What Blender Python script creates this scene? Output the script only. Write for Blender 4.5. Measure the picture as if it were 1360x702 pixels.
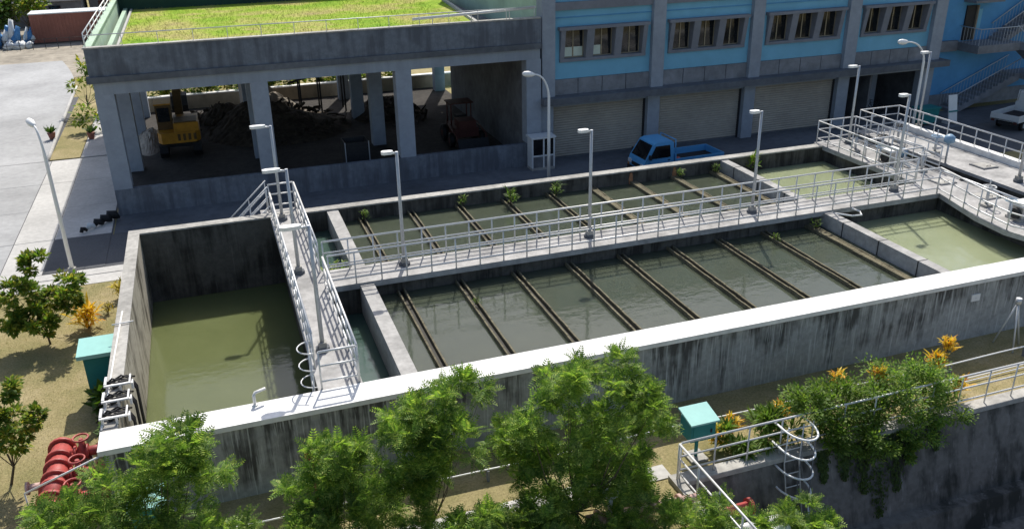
import bpy, math, random
import numpy as np
from mathutils import Vector, Matrix

for o in list(bpy.data.objects): bpy.data.objects.remove(o)
scene = bpy.context.scene
COL = scene.collection
random.seed(7); RNG = np.random.default_rng(7)

# ------------------------------------------------------------------ camera
yaw, pitch, roll = math.radians(18.95), math.radians(23.82), math.radians(-1.0)
fwd = Vector((math.sin(yaw)*math.cos(pitch), math.cos(yaw)*math.cos(pitch), -math.sin(pitch)))
rgt = Vector((math.cos(yaw), -math.sin(yaw), 0)); upv = rgt.cross(fwd)
r2 = rgt*math.cos(roll) + upv*math.sin(roll); u2 = upv*math.cos(roll) - rgt*math.sin(roll)
cd = bpy.data.cameras.new('camera'); cam = bpy.data.objects.new('camera', cd); COL.objects.link(cam)
cam.matrix_world = Matrix(((r2.x, u2.x, -fwd.x, 3.708), (r2.y, u2.y, -fwd.y, -19.056), (r2.z, u2.z, -fwd.z, 14.2), (0, 0, 0, 1)))
cd.sensor_width = 36; cd.lens = 36*1157/1360; cd.clip_start = .1; cd.clip_end = 2000
scene.camera = cam
# ------------------------------------------------------------------ sky, sun, exposure
SUN = Vector((.31, .77, 1.0)).normalized()
wd = bpy.data.worlds.new('World'); scene.world = wd; wd.use_nodes = True
nt = wd.node_tree; bg = nt.nodes['Background']
sky = nt.nodes.new('ShaderNodeTexSky'); sky.sky_type = 'NISHITA'; sky.sun_disc = False
sky.sun_elevation = math.asin(SUN.z); sky.sun_rotation = math.atan2(SUN.x, SUN.y)
sky.air_density = 1.0; sky.dust_density = 2.2; sky.ozone_density = 1.0
nt.links.new(sky.outputs[0], bg.inputs[0]); bg.inputs[1].default_value = .125
sd = bpy.data.lights.new('sun', 'SUN'); sd.energy = 4.3; sd.angle = math.radians(.53); sd.color = (1, .955, .88)
so = bpy.data.objects.new('sun', sd); COL.objects.link(so); so.location = (20, 60, 60)
so.rotation_euler = SUN.to_track_quat('Z', 'Y').to_euler()
vs = scene.view_settings; vs.view_transform = 'Standard'; vs.look = 'None'; vs.gamma = 1; vs.use_curve_mapping = False
vs.exposure = .3

# ------------------------------------------------------------------ materials
MATS = {}
def newmat(name):
    m = bpy.data.materials.new(name); m.use_nodes = True
    n = m.node_tree; b = n.nodes['Principled BSDF']; MATS[name] = m
    return m, n, b
def ramp(n, fac, stops):
    r = n.nodes.new('ShaderNodeValToRGB'); e = r.color_ramp.elements
    while len(e) < len(stops): e.new(.5)
    for i, (p, c) in enumerate(stops):
        e[i].position = p; e[i].color = (*c, 1) if len(c) == 3 else c
    n.links.new(fac, r.inputs[0]); return r.outputs[0]
def noise(n, scale, detail=6, rough=.6, stretch=(1, 1, 1), dist=0):
    g = n.nodes.new('ShaderNodeNewGeometry'); mp = n.nodes.new('ShaderNodeMapping'); mp.inputs['Scale'].default_value = stretch
    t = n.nodes.new('ShaderNodeTexNoise'); t.inputs['Scale'].default_value = scale; t.inputs['Detail'].default_value = detail
    t.inputs['Roughness'].default_value = rough; t.inputs['Distortion'].default_value = dist
    n.links.new(g.outputs['Position'], mp.inputs[0]); n.links.new(mp.outputs[0], t.inputs['Vector'])
    return t.outputs['Fac']
def mixc(n, fac, a, b, mode='MIX'):
    x = n.nodes.new('ShaderNodeMix'); x.data_type = 'RGBA'; x.blend_type = mode
    if isinstance(fac, (int, float)): x.inputs[0].default_value = fac
    else: n.links.new(fac, x.inputs[0])
    for i, v in ((6, a), (7, b)):
        if isinstance(v, tuple): x.inputs[i].default_value = (*v[:3], 1)
        else: n.links.new(v, x.inputs[i])
    return x.outputs[2]
def mul(c, k): return tuple(min(1, v*k) for v in c)
def bumpn(n, b, h, strength, dist=.02):
    bp = n.nodes.new('ShaderNodeBump'); bp.inputs['Strength'].default_value = strength; bp.inputs['Distance'].default_value = dist
    n.links.new(h, bp.inputs['Height']); n.links.new(bp.outputs[0], b.inputs['Normal'])
def mat(name, col, rough=.85, var=.25, scale=4, stretch=(1, 1, 1), stain=.25, stains=.35, bump=0, bs=25, metal=0, spec=.3):
    m, n, b = newmat(name)
    f = noise(n, scale, 8, .65, stretch)
    c = ramp(n, f, [(.3, mul(col, 1-var)), (.7, mul(col, 1+var))])
    if stain:
        s = ramp(n, noise(n, stains, 5, .6), [(.35, (1-stain,)*3), (.62, (1, 1, 1))])
        c = mixc(n, 1.0, c, s, 'MULTIPLY')
    n.links.new(c, b.inputs['Base Color'])
    b.inputs['Roughness'].default_value = rough; b.inputs['Metallic'].default_value = metal; b.inputs['Specular IOR Level'].default_value = spec
    if bump: bumpn(n, b, noise(n, bs, 6, .7, stretch), bump)
    return m
def streakmat(name, base, dark, light, thr=.5, zs=.22, sc=2.2, lightamt=.5, bump=.25, white=.6, drip=0, ztop=1.3):
    """weathered concrete: vertical rain streaks of dark algae and pale lime"""
    m, n, b = newmat(name)
    c = ramp(n, noise(n, 5, 8, .65), [(.3, mul(base, .78)), (.72, mul(base, 1.2))])
    f1 = noise(n, sc, 6, .62, (1, 1, zs*.45))
    f2 = noise(n, .55, 4, .6)
    mth = n.nodes.new('ShaderNodeMath'); mth.operation = 'ADD'; n.links.new(f1, mth.inputs[0]); n.links.new(f2, mth.inputs[1])
    hf = n.nodes.new('ShaderNodeMath'); hf.operation = 'MULTIPLY'; hf.inputs[1].default_value = .5; n.links.new(mth.outputs[0], hf.inputs[0])
    if drip:   # algae runs start under the rim and thin out further down
        gg = n.nodes.new('ShaderNodeNewGeometry'); sx = n.nodes.new('ShaderNodeSeparateXYZ'); n.links.new(gg.outputs['Position'], sx.inputs[0])
        ma = n.nodes.new('ShaderNodeMath'); ma.operation = 'MULTIPLY_ADD'; ma.inputs[1].default_value = drip; ma.inputs[2].default_value = -drip*ztop; n.links.new(sx.outputs[2], ma.inputs[0])
        m2 = n.nodes.new('ShaderNodeMath'); m2.operation = 'ADD'; n.links.new(hf.outputs[0], m2.inputs[0]); n.links.new(ma.outputs[0], m2.inputs[1]); hf = m2
    k = ramp(n, hf.outputs[0], [(thr-.04, (0,)*3), (thr+.07, (1,)*3)])
    c = mixc(n, k, c, dark)
    l = ramp(n, noise(n, sc*2.6, 5, .6, (1, 1, zs*.3)), [(white, (0,)*3), (white+.1, (lightamt,)*3)])
    c = mixc(n, l, c, light)
    n.links.new(c, b.inputs['Base Color']); b.inputs['Roughness'].default_value = .92; b.inputs['Specular IOR Level'].default_value = .2
    bumpn(n, b, noise(n, 18, 7, .7), bump)
    return m
def leafmat(name, stops, trans=.35, tcol=(.35, .5, .06), rough=.55):
    m, n, b = newmat(name)
    g = n.nodes.new('ShaderNodeNewGeometry')
    c = ramp(n, g.outputs['Random Per Island'], stops)
    c = mixc(n, 1.0, c, ramp(n, noise(n, 1.6, 3), [(.35, (.7,)*3), (.65, (1.15, 1.15, 1.0))]), 'MULTIPLY')
    n.links.new(c, b.inputs['Base Color']); b.inputs['Roughness'].default_value = rough; b.inputs['Specular IOR Level'].default_value = .25
    t = n.nodes.new('ShaderNodeBsdfTranslucent'); tc = mixc(n, 1.0, c, (1.6, 1.75, .8), 'MULTIPLY'); n.links.new(tc, t.inputs[0])
    x = n.nodes.new('ShaderNodeMixShader'); x.inputs[0].default_value = trans
    n.links.new(b.outputs[0], x.inputs[1]); n.links.new(t.outputs[0], x.inputs[2])
    n.links.new(x.outputs[0], n.nodes['Material Output'].inputs[0])
    return m
def watermat(name, a, c2, rough=.05, wave=.06):
    m, n, b = newmat(name)
    c = ramp(n, noise(n, .45, 5, .6, dist=.6), [(.3, a), (.7, c2)])
    n.links.new(c, b.inputs['Base Color']); b.inputs['Roughness'].default_value = rough
    b.inputs['IOR'].default_value = 1.4
    b.subsurface_method = 'BURLEY'; b.inputs['Subsurface Weight'].default_value = 1; b.inputs['Subsurface Radius'].default_value = (1, 1, .8); b.inputs['Subsurface Scale'].default_value = .25
    bumpn(n, b, noise(n, 2.6, 4, .55, (.8, 1.3, 1)), wave, .12)
    return m

streakmat('tank_wall', (.33, .335, .325), (.085, .084, .08), (.56, .57, .56), .53, sc=5.5, zs=.16, white=.54, lightamt=.65, drip=.07, ztop=1.25)
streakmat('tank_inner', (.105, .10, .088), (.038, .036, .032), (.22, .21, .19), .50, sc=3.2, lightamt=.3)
streakmat('left_wall_face', (.40, .37, .30), (.09, .08, .06), (.55, .52, .45), .53)
streakmat('shed_concrete', (.165, .185, .215), (.105, .115, .135), (.21, .235, .27), .50, zs=.16, sc=3.5, lightamt=.35, bump=.12)
streakmat('canal_wall', (.185, .172, .155), (.05, .05, .044), (.32, .30, .28), .51, zs=.35, sc=1.8, lightamt=.5)
mat('cap_white', (.80, .79, .76), .8, .12, 3, stain=.15, stains=.8, bump=.1)
mat('cap_concrete', (.42, .405, .37), .9, .25, 5, stain=.35, stains=.7, bump=.2)
mat('deck_concrete', (.42, .41, .395), .9, .16, 6, stain=.38, stains=1.1, bump=.15)
mat('partition_concrete', (.40, .39, .37), .9, .2, 5, stain=.3, stains=.9, bump=.15)
mat('column_concrete', (.30, .335, .385), .85, .1, 3, stain=.15, bump=.1)
mat('beam_concrete', (.29, .325, .37), .85, .12, 3, (1, 1, .2), stain=.15, bump=.1)
mat('ledge_concrete', (.14, .15, .165), .9, .2, 3, stain=.3)
mat('dado_concrete', (.24, .25, .27), .9, .2, 2.5, stain=.3)
mat('apron_concrete', (.13, .14, .155), .9, .2, 2.5, stain=.35, stains=.25, bump=.1)
mat('surround_concrete', (.22, .23, .26), .9, .1, 3, stain=.15)
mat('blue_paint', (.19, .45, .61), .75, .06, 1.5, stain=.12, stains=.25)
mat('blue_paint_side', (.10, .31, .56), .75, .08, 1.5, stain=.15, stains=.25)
mat('pale_green_paint', (.42, .55, .42), .8, .08, 2, stain=.2)
mat('dark_green_paint', (.015, .06, .045), .6, .2, 2, stain=.3)
mat('shutter_metal', (.42, .38, .32), .6, .1, 3, (1, 1, 2), stain=.2)
mat('galvanised', (.66, .66, .65), .42, .1, 8, stain=.12, metal=.2, spec=.5)
mat('lamp_metal', (.50, .52, .54), .4, .08, 6, stain=.1, metal=.3, spec=.5)
mat('lamp_white', (.80, .80, .78), .4, .03, 6, stain=0)
mat('dark_steel', (.03, .03, .032), .6, .3, 8, stain=.2)
mat('black_rubber', (.012, .012, .013), .6, .2, 8, stain=0)
mat('trough_concrete', (.17, .15, .095), .95, .5, 9, stain=.4, stains=1.5, bump=.4)
mat('trough_sludge', (.02, .018, .012), .7, .4, 9, stain=0)
mat('rust_stain', (.35, .17, .09), .9, .3, 9, stain=.2)
mat('asphalt', (.105, .107, .112), .92, .18, 14, stain=.25, stains=.2, bump=.15, bs=60)
mat('yard_concrete', (.52, .505, .475), .92, .13, 5, stain=.2, stains=.3, bump=.1)
mat('road_concrete', (.40, .40, .395), .92, .12, 3, stain=.28, stains=.16, bump=.1)
mat('sandy_ground', (.36, .32, .255), 1, .25, 1.2, stain=.35, stains=.15, bump=.2)
mat('kerb_concrete', (.45, .44, .42), .9, .15, 6, stain=.2)
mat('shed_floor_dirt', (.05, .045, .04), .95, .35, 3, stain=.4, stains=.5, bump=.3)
mat('soil', (.20, .165, .11), 1, .35, 6, stain=.3, bump=.4)
mat('red_paint', (.42, .075, .065), .5, .15, 6, stain=.25, stains=3, spec=.5)
mat('pink_paint', (.62, .42, .36), .55, .15, 6, stain=.3, stains=4)
mat('teal_paint', (.02, .20, .20), .5, .08, 4, stain=.12)
mat('teal_roof', (.28, .55, .50), .5, .06, 4, stain=.08)
mat('white_plastic', (.78, .77, .75), .5, .05, 6, stain=.08)
mat('machine_blue', (.22, .36, .50), .45, .15, 6, stain=.15, spec=.5)
mat('machine_cream', (.58, .54, .48), .5, .12, 6, stain=.2)
mat('truck_blue', (.10, .35, .64), .3, .03, 4, stain=.06, spec=.5)
mat('truck_white', (.62, .63, .62), .4, .05, 4, stain=.15, spec=.5)
mat('truck_bed', (.02, .02, .022), .8, .3, 6, stain=0)
mat('amber_lens', (.55, .20, .02), .3, .05, 4, stain=0, spec=.6)
mat('clear_lens', (.65, .66, .66), .2, .05, 4, stain=0, spec=.7)
mat('excavator_yellow', (.46, .22, .018), .5, .15, 5, stain=.3, stains=1)
mat('excavator_dark', (.10, .06, .02), .6, .3, 5, stain=.2)
mat('machine_red', (.085, .028, .022), .6, .2, 5, stain=.3)
mat('debris', (.07, .055, .04), 1, .6, 3, stain=.4, stains=.8, bump=.6, bs=9)
mat('rubble', (.34, .30, .25), 1, .3, 4, stain=.2, bump=.4)
mat('cream_wall', (.33, .28, .21), .95, .2, 2, (1, 1, .5), stain=.35, stains=.6)
mat('container_red', (.30, .12, .085), .7, .1, 2, stain=.2)
mat('tarp_blue', (.08, .24, .48), .5, .2, 4, stain=.2)
mat('tarp_white', (.66, .68, .68), .6, .1, 4, stain=.15)
mat('roof_grey', (.10, .105, .115), .8, .2, 2, stain=.3)
mat('brown_wood', (.14, .085, .05), .9, .3, 6, stain=.2)
mat('bark', (.11, .085, .06), .95, .35, 12, (1, 1, .3), stain=.2, bump=.4)
mat('frame_bronze', (.30, .26, .19), .45, .1, 6, stain=0, metal=.3)
mat('pale_reflection', (.62, .70, .60), .6, .08, 4, stain=.1)  # bright reflection of the first bay's lower panes, put into the colour
mat('frame_white', (.62, .63, .63), .5, .05, 6, stain=.1)
mat('orange_cloth', (.75, .33, .04), .8, .1, 6, stain=0)
mat('foam_float', (.55, .42, .34), .9, .2, 9, stain=.2)
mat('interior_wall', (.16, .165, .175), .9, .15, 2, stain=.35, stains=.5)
mat('back_hill', (.035, .05, .03), 1, .5, .3, stain=.3, stains=.05)
watermat('water_left', (.105, .122, .050), (.122, .140, .060), .07, .05)
watermat('water_teal', (.055, .095, .078), (.07, .11, .09), .06, .05)
watermat('water_olive', (.055, .066, .046), (.068, .078, .054), .045, .06)
watermat('water_green', (.255, .285, .165), (.285, .315, .19), .09, .05)
for nm, rgh, tint in (('dark_glass', .06, (.006, .007, .008)), ('windscreen_glass', .05, (.008, .008, .009))):
    m, n, b = newmat(nm); b.inputs['Roughness'].default_value = rgh; b.inputs['Specular IOR Level'].default_value = .5
    n.links.new(ramp(n, noise(n, 1.2, 3), [(.35, tint), (.7, mul(tint, 3))]), b.inputs['Base Color'])
m, n, b = newmat('dry_lawn')
c = ramp(n, noise(n, .5, 6, .65), [(.3, (.21, .20, .085)), (.52, (.32, .27, .135)), (.7, (.42, .345, .20))])
c = mixc(n, 1.0, c, ramp(n, noise(n, 14, 6, .7), [(.3, (.62,)*3), (.7, (1.25,)*3)]), 'MULTIPLY')
n.links.new(c, b.inputs['Base Color']); b.inputs['Roughness'].default_value = 1; b.inputs['Specular IOR Level'].default_value = .1
bumpn(n, b, noise(n, 30, 6, .8), .6, .05)
m, n, b = newmat('roof_lawn')
c = ramp(n, noise(n, .28, 6, .62), [(.28, (.18, .36, .03)), (.46, (.31, .43, .05)), (.57, (.44, .43, .13)), (.68, (.40, .33, .15))])
c = mixc(n, 1.0, c, ramp(n, noise(n, 5, 6, .75), [(.3, (.6,)*3), (.7, (1.25,)*3)]), 'MULTIPLY')
n.links.new(c, b.inputs['Base Color']); b.inputs['Roughness'].default_value = 1; b.inputs['Specular IOR Level'].default_value = .1
bumpn(n, b, noise(n, 9, 6, .8), .7, .12)
leafmat('leaf_feather', [(0, (.085, .165, .042)), (.4, (.155, .26, .062)), (.8, (.25, .35, .085)), (1, (.38, .44, .13))], .45)
leafmat('leaf_broad', [(0, (.07, .14, .025)), (.5, (.15, .23, .04)), (.8, (.27, .30, .05)), (1, (.36, .28, .06))], .38)
leafmat('leaf_dark', [(0, (.03, .065, .016)), (.6, (.06, .12, .02)), (1, (.12, .18, .03))], .25)
leafmat('leaf_bush', [(0, (.08, .15, .03)), (.6, (.14, .23, .045)), (1, (.24, .30, .07))], .4)
leafmat('leaf_croton', [(0, (.55, .42, .04)), (.6, (.72, .46, .04)), (.88, (.68, .30, .02)), (1, (.42, .13, .02))], .3)
leafmat('leaf_yellow', [(0, (.40, .36, .05)), (1, (.55, .38, .04))], .3)
leafmat('grass_blade', [(0, (.15, .16, .04)), (.5, (.26, .22, .09)), (1, (.38, .30, .16))], .2)
leafmat('grass_green', [(0, (.12, .24, .02)), (.6, (.22, .33, .03)), (1, (.36, .36, .09))], .3)
leafmat('vine_moss', [(0, (.03, .06, .015)), (1, (.07, .11, .02))], .2)

# ------------------------------------------------------------------ mesh helpers
def origin(o):
    v = Vector((0, 0, 0))
    while o is not None: v += o.location; o = o.parent
    return v
class MB:
    def __init__(s): s.v = []; s.f = []; s.smooth = False
    def add(s, vs, fs):
        k = len(s.v); s.v += [tuple(p) for p in vs]; s.f += [tuple(i+k for i in f) for f in fs]; return s
    def box(s, x0, x1, y0, y1, z0, z1):
        return s.add([(x0, y0, z0), (x1, y0, z0), (x1, y1, z0), (x0, y1, z0), (x0, y0, z1), (x1, y0, z1), (x1, y1, z1), (x0, y1, z1)],
                     [(0, 3, 2, 1), (4, 5, 6, 7), (0, 1, 5, 4), (1, 2, 6, 5), (2, 3, 7, 6), (3, 0, 4, 7)])
    def quad(s, a, b, c, d): return s.add([a, b, c, d], [(0, 1, 2, 3)])
    def tube(s, pts, r, n=8, caps=True):
        pts = [Vector(p) for p in pts]; R = r if isinstance(r, (list, tuple)) else [r]*len(pts)
        rings = []; ref = None
        for i, p in enumerate(pts):
            d = (pts[min(i+1, len(pts)-1)]-pts[max(i-1, 0)]).normalized()
            if ref is None: ref = Vector((0, 0, 1)) if abs(d.z) < .9 else Vector((1, 0, 0))
            u = d.cross(ref).normalized(); w = u.cross(d).normalized(); ref = w
            rings.append([p+(u*math.cos(2*math.pi*k/n)+w*math.sin(2*math.pi*k/n))*R[i] for k in range(n)])
        vs = [q for rg in rings for q in rg]; fs = []
        for i in range(len(pts)-1):
            for k in range(n):
                a = i*n+k; b2 = i*n+(k+1) % n; fs.append((a, b2, b2+n, a+n))
        if caps: fs += [tuple(range(n-1, -1, -1)), tuple(range((len(pts)-1)*n, len(pts)*n))]
        s.smooth = True
        return s.add(vs, fs)
    def prism(s, poly, z0, z1):
        n = len(poly); vs = [(x, y, z0) for x, y in poly]+[(x, y, z1) for x, y in poly]
        return s.add(vs, [tuple(range(n-1, -1, -1)), tuple(range(n, 2*n))]+[(i, (i+1) % n, n+(i+1) % n, n+i) for i in range(n)])
    def prism_y(s, poly, y0, y1, taper=None):
        """poly in (x, z), extruded along y; taper(x,z)->inset"""
        n = len(poly); t = taper or (lambda x, z: 0)
        vs = [(x, y0+t(x, z), z) for x, z in poly]+[(x, y1-t(x, z), z) for x, z in poly]
        return s.add(vs, [tuple(range(n)), tuple(range(2*n-1, n-1, -1))]+[(n+i, n+(i+1) % n, (i+1) % n, i) for i in range(n)])
    def prism_x(s, poly, x0, x1):
        n = len(poly); vs = [(x0, y, z) for y, z in poly]+[(x1, y, z) for y, z in poly]
        return s.add(vs, [tuple(range(n-1, -1, -1)), tuple(range(n, 2*n))]+[(i, (i+1) % n, n+(i+1) % n, n+i) for i in range(n)])
    def mesh(s, name):
        me = bpy.data.meshes.new(name); me.from_pydata(s.v, [], s.f); me.update()
        if s.smooth:
            me.polygons.foreach_set('use_smooth', [len(p.vertices) == 4 for p in me.polygons])
        return me
    def build(s, name, m, parent=None, **tags):
        o_ = origin(parent); s.v = [(a-o_.x, b-o_.y, c-o_.z) for a, b, c in s.v]
        me = s.mesh(name); me.materials.append(MATS[m]); me.validate()
        return link(name, me, parent, **tags)
def link(name, me, parent=None, loc=None, label=None, cat=None, group=None, kind=None):
    o = bpy.data.objects.new(name, me); COL.objects.link(o); o.parent = parent
    if loc is not None: o.location = Vector(loc)-origin(parent)
    if label: o['label'] = label
    if cat: o['category'] = cat
    if group: o['group'] = group
    if kind: o['kind'] = kind
    return o
def thing(name, label, cat, loc=(0, 0, 0), group=None): return link(name, None, None, loc, label, cat, group)
def B(*a): return MB().box(*a)
def dup(o, parent=None, **tags):
    c = o.copy(); COL.objects.link(c); c.parent = parent
    for k, v in tags.items(): c[k] = v
    for ch in list(o.children): dup(ch, c)
    return c
ORD = ['first', 'second', 'third', 'fourth', 'fifth', 'sixth', 'seventh', 'eighth', 'ninth', 'tenth']
T = 2.2   # top of the tank walls above the ground

# ------------------------------------------------------------------ ground
g = MB()
def sheet(x0, x1, y0, y1, z=0): g.quad((x0, y0, z), (x1, y0, z), (x1, y1, z), (x0, y1, z))
XE, YC = 400, -3.35
sheet(-400, .2, -300, 14.7); sheet(-400, 45, 14.7, 44.7); sheet(45, XE, .2, 44.7); sheet(-400, XE, 44.7, 500)
sheet(.2, 13.6, -300, .2); sheet(13.6, XE, YC, .2); sheet(13.6, XE, -300, -12)
g.build('ground', 'dry_lawn', kind='structure')
B(13.6, 90, -12.2, YC+.2, -3.4, -3.2).build('canal_bed', 'canal_wall', kind='structure')
# service road behind the tank and under the building shadow
g = MB(); g.quad((-4.2, 15.9, .008), (70, 15.9, .008), (70, 21.0, .008), (-4.2, 21.0, .008))
g.build('service_road', 'asphalt', kind='structure')
B(-1.3, 70, 21.02, 24.4, -.2, .012).build('apron', 'apron_concrete', kind='structure')
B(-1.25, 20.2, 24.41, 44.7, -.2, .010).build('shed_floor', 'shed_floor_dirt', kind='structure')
B(20.3, 46.4, 24.41, 41.8, -.2, .010).build('workshop_floor', 'interior_wall', kind='structure')
# concrete yard of cast slabs left of the open shed
yard = B(-15.2, -1.35, 15.6, 52, -.3, .004).build('concrete_yard', 'asphalt', kind='structure')
xs = [-15.1, -11.6, -8.1, -5.35, -3.75, -1.4]; ys = [17.2, 21.2, 25.6, 30, 34.5]
for i in range(5):
    for j in range(4):
        x0, x1 = xs[i], xs[i+1]
        dz = random.uniform(-.004, .006)
        B(x0+.018, x1-.018, ys[j]+.018, ys[j+1]-.018, -.1, .022+dz).build('slab', 'asphalt' if (i, j) == (4, 0) else 'road_concrete' if i in (0, 1, 2) else 'yard_concrete', yard)
B(-15.1, -.05, 16.55, 17.18, -.1, .02).build('slab', 'yard_concrete', yard)
B(-15.1, -.05, 15.62, 16.5, -.1, .012).build('slab', 'yard_concrete', yard)
# road that climbs away on the left, with its verge kerb
g = MB(); pts = []
for i in range(25):
    t = i/24; y = 34.5+t*34; xr = -5.7-.6*math.sin(t*1.5)-9*max(0, t-.62)**1.5
    pts.append((xr, y))
for i in range(24):
    (a, y0), (b_, y1) = pts[i], pts[i+1]; g.quad((-45, y0, .03), (a, y0, .03), (b_, y1, .03), (-45, y1, .03))
g.quad((-45, 15.7, .03), (-15.1, 15.7, .03), (-15.1, 34.5, .03), (-45, 34.5, .03))
g.build('road', 'road_concrete', kind='structure')
g = MB(); g.quad((-60, 60, .016), (30, 60, .016), (30, 92, .016), (-60, 92, .016)); g.build('sandy_yard', 'sandy_ground', kind='structure')
MB().tube([(x+.12, y, .05) for x, y in pts[:16]], .12, 6).build('kerb', 'kerb_concrete', kind='structure')
B(-5.5, -3.9, 34.6, 53, -.2, .06).build('planting_verge', 'dry_lawn', kind='structure')
B(-3.85, -1.4, 34.6, 58, -.2, .05).build('side_path', 'kerb_concrete', kind='structure')
# path and drain in front of the tank
B(-.3, 13.5, -3.0, -2.45, -.2, .03).build('garden_path', 'yard_concrete', kind='structure')

# ------------------------------------------------------------------ settling tank
tank = thing('settling_tank', 'large open concrete settling tank with white front rim and green water', 'tank', (0, 0, 0))
B(0.07, 45, .07, .80, -5, 2.06).build('front_wall', 'tank_wall', tank)
cap = B(-.02, 45, 0, .86, 2.06, 2.2).build('wall_cap', 'cap_white', tank); cap['label'] = 'white painted rim of the front wall'
B(0.0, .37, .86, 14.93, -5, 2.16).build('left_wall', 'left_wall_face', tank)
B(-.03, .38, .862, 14.95, 2.16, 2.2).build('wall_cap', 'cap_concrete', tank)
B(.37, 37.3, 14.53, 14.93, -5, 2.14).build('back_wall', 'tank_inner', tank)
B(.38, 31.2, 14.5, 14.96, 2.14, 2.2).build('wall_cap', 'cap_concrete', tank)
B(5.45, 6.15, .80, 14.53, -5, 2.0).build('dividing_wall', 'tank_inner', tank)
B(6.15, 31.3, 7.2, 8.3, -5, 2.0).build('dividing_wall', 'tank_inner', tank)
B(5.2, 6.35, .86, 15.3, 2.0, 2.195).build('walkway_slab', 'deck_concrete', tank)
B(6.352, 31.2, 7.05, 8.45, 2.0, 2.2).build('walkway_slab', 'deck_concrete', tank)
for x0, x1 in ((7.4, 7.85), (25.55, 25.93)):
    for y0, y1 in ((.80, 7.2), (8.3, 14.53)):
        B(x0, x1, y0, y1, -5, 2.13).build('partition', 'partition_concrete', tank)
for y0, y1 in ((.86, 7.05), (8.45, 14.5)):
    for k in range(3):
        yy = y0+(k+.6)*(y1-y0)/3.2
        B(25.53, 25.95, yy-.015, yy+.015, .5, 2.14).build('joint', 'dark_steel', tank)
MB().prism([(31.202, 7.05), (30.5, 4.5), (30.35, 3.0), (30.9, .861), (33.5, .861), (33.5, 15.2), (31.202, 15.2)], 2.0, 2.198).build('platform_slab', 'deck_concrete', tank)
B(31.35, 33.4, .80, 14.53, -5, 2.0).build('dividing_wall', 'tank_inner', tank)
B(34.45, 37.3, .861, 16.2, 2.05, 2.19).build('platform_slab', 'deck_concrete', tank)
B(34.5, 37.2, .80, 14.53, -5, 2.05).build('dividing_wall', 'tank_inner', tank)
B(36.85, 37.2, .861, 16.2, 2.19, 2.46).build('platform_kerb', 'cap_white', tank)
def pool(name, m, x0, x1, y0, y1, z):
    b_ = MB(); nx = max(2, int((x1-x0)*2)); b_.quad((x0, y0, z), (x1, y0, z), (x1, y1, z), (x0, y1, z)); return b_.build(name, m, kind='structure')
pool('pool_water', 'water_left', .3, 5.5, .7, 14.6, -.7)
pool('pool_water', 'water_teal', 6.1, 7.5, .7, 7.3, 1.05); pool('pool_water', 'water_teal', 6.1, 7.5, 8.2, 14.6, 1.3)
pool('pool_water', 'water_olive', 7.8, 25.6, .7, 7.3, 1.57); pool('pool_water', 'water_olive', 7.8, 25.6, 8.2, 14.6, 1.57)
pool('pool_water', 'water_green', 25.9, 31.4, .7, 7.3, 1.42); pool('pool_water', 'water_green', 25.9, 31.4, 8.2, 14.6, 1.42)
pool('channel_water', 'water_olive', 33.35, 34.6, .7, 14.6, .2)

# effluent troughs (double-lipped channels) lying across the basins
def trough(x, y0, y1, label, wide, group):
    t = thing('effluent_trough', label, 'trough', (x, (y0+y1)/2, 1.5), group)
    w = .105 if not wide else .12
    for sgn in (-1, 1):
        b_ = MB(); n = 14; prev = None
        for k in range(n):   # lips slightly uneven
            ya, yb = y0+(y1-y0)*k/n, y0+(y1-y0)*(k+1)/n
            h = 1.70+random.uniform(-.012, .012); xi = x+sgn*w
            b_.box(xi-.026, xi+.026, ya, yb, 1.3, h)
        b_.build('lip', 'trough_concrete', t)
    B(x-w+.025, x+w-.025, y0, y1, 1.3, 1.58 if not wide else 1.68).build('channel', 'trough_sludge' if not wide else 'trough_concrete', t)
    return t
for i in range(9):
    x = 8.76+2.03*i
    trough(x, .8, 7.2, f'{ORD[i]} trough from the left in the front basin', i == 8, 'troughs across the front basin')
    trough(x+.02*i, 8.3, 14.53, f'{ORD[i]} trough from the left in the back basin behind the walkway', i > 4, 'troughs across the back basin')
for x in (20.95, 23.15):
    MB().prism_y([(x-.07, 1.4), (x+.08, 1.4), (x+.11, 1.75), (x+.06, 2.08), (x-.04, 2.1), (x-.1, 1.8)], 14.50, 14.528).build('rust_patch', 'rust_stain', tank)

# ------------------------------------------------------------------ railings
POST = {}
def railing(label, path, z0=T, h=1.08, rails=(1.0, .62, .2), sp=.84, r=.035, group='galvanised tube railings', closed=False, pm='galvanised'):
    path = [Vector((*p, z0)) if len(p) == 2 else Vector(p) for p in path]
    t = thing('railing', label, 'railing', path[0], group)
    for k, fz in enumerate(rails):
        MB().tube([p+Vector((0, 0, h*fz)) for p in path], r if k == 0 else r*.85, 8).build(('top_rail', 'middle_rail', 'bottom_rail')[k], pm, t)
    key = (round(h, 2), round(r, 3), pm)
    if key not in POST:
        me = MB().tube([(0, 0, -.02), (0, 0, h)], r*.75, 6).mesh('post'); me.materials.append(MATS[pm]); POST[key] = me
    last = None
    for a, b_ in zip(path[:-1], path[1:]):
        n = max(1, round((b_-a).length/sp))
        for i in range(n+1):
            p = a.lerp(b_, i/n)
            if last is not None and (p-last).length < .05: continue
            link('post', POST[key], t, p); last = p
    return t
railing('long railing along the front edge of the middle walkway', [(6.45, 7.12), (31.1, 7.12)])
railing('long railing along the back edge of the middle walkway', [(6.45, 8.38), (31.1, 8.38)])
railing('railing on the right edge of the left walkway beside the front basin', [(6.29, .95), (6.29, 7.1)])
railing('railing on the right edge of the left walkway beside the back basin', [(6.29, 8.4), (6.29, 15.2)])
railing('railing on the left edge of the left walkway above the deep pool', [(5.27, 2.0), (5.27, 14.2)])
railing('short end railing across the front end of the left walkway', [(5.3, .93), (6.26, .93)], sp=.9)
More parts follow.
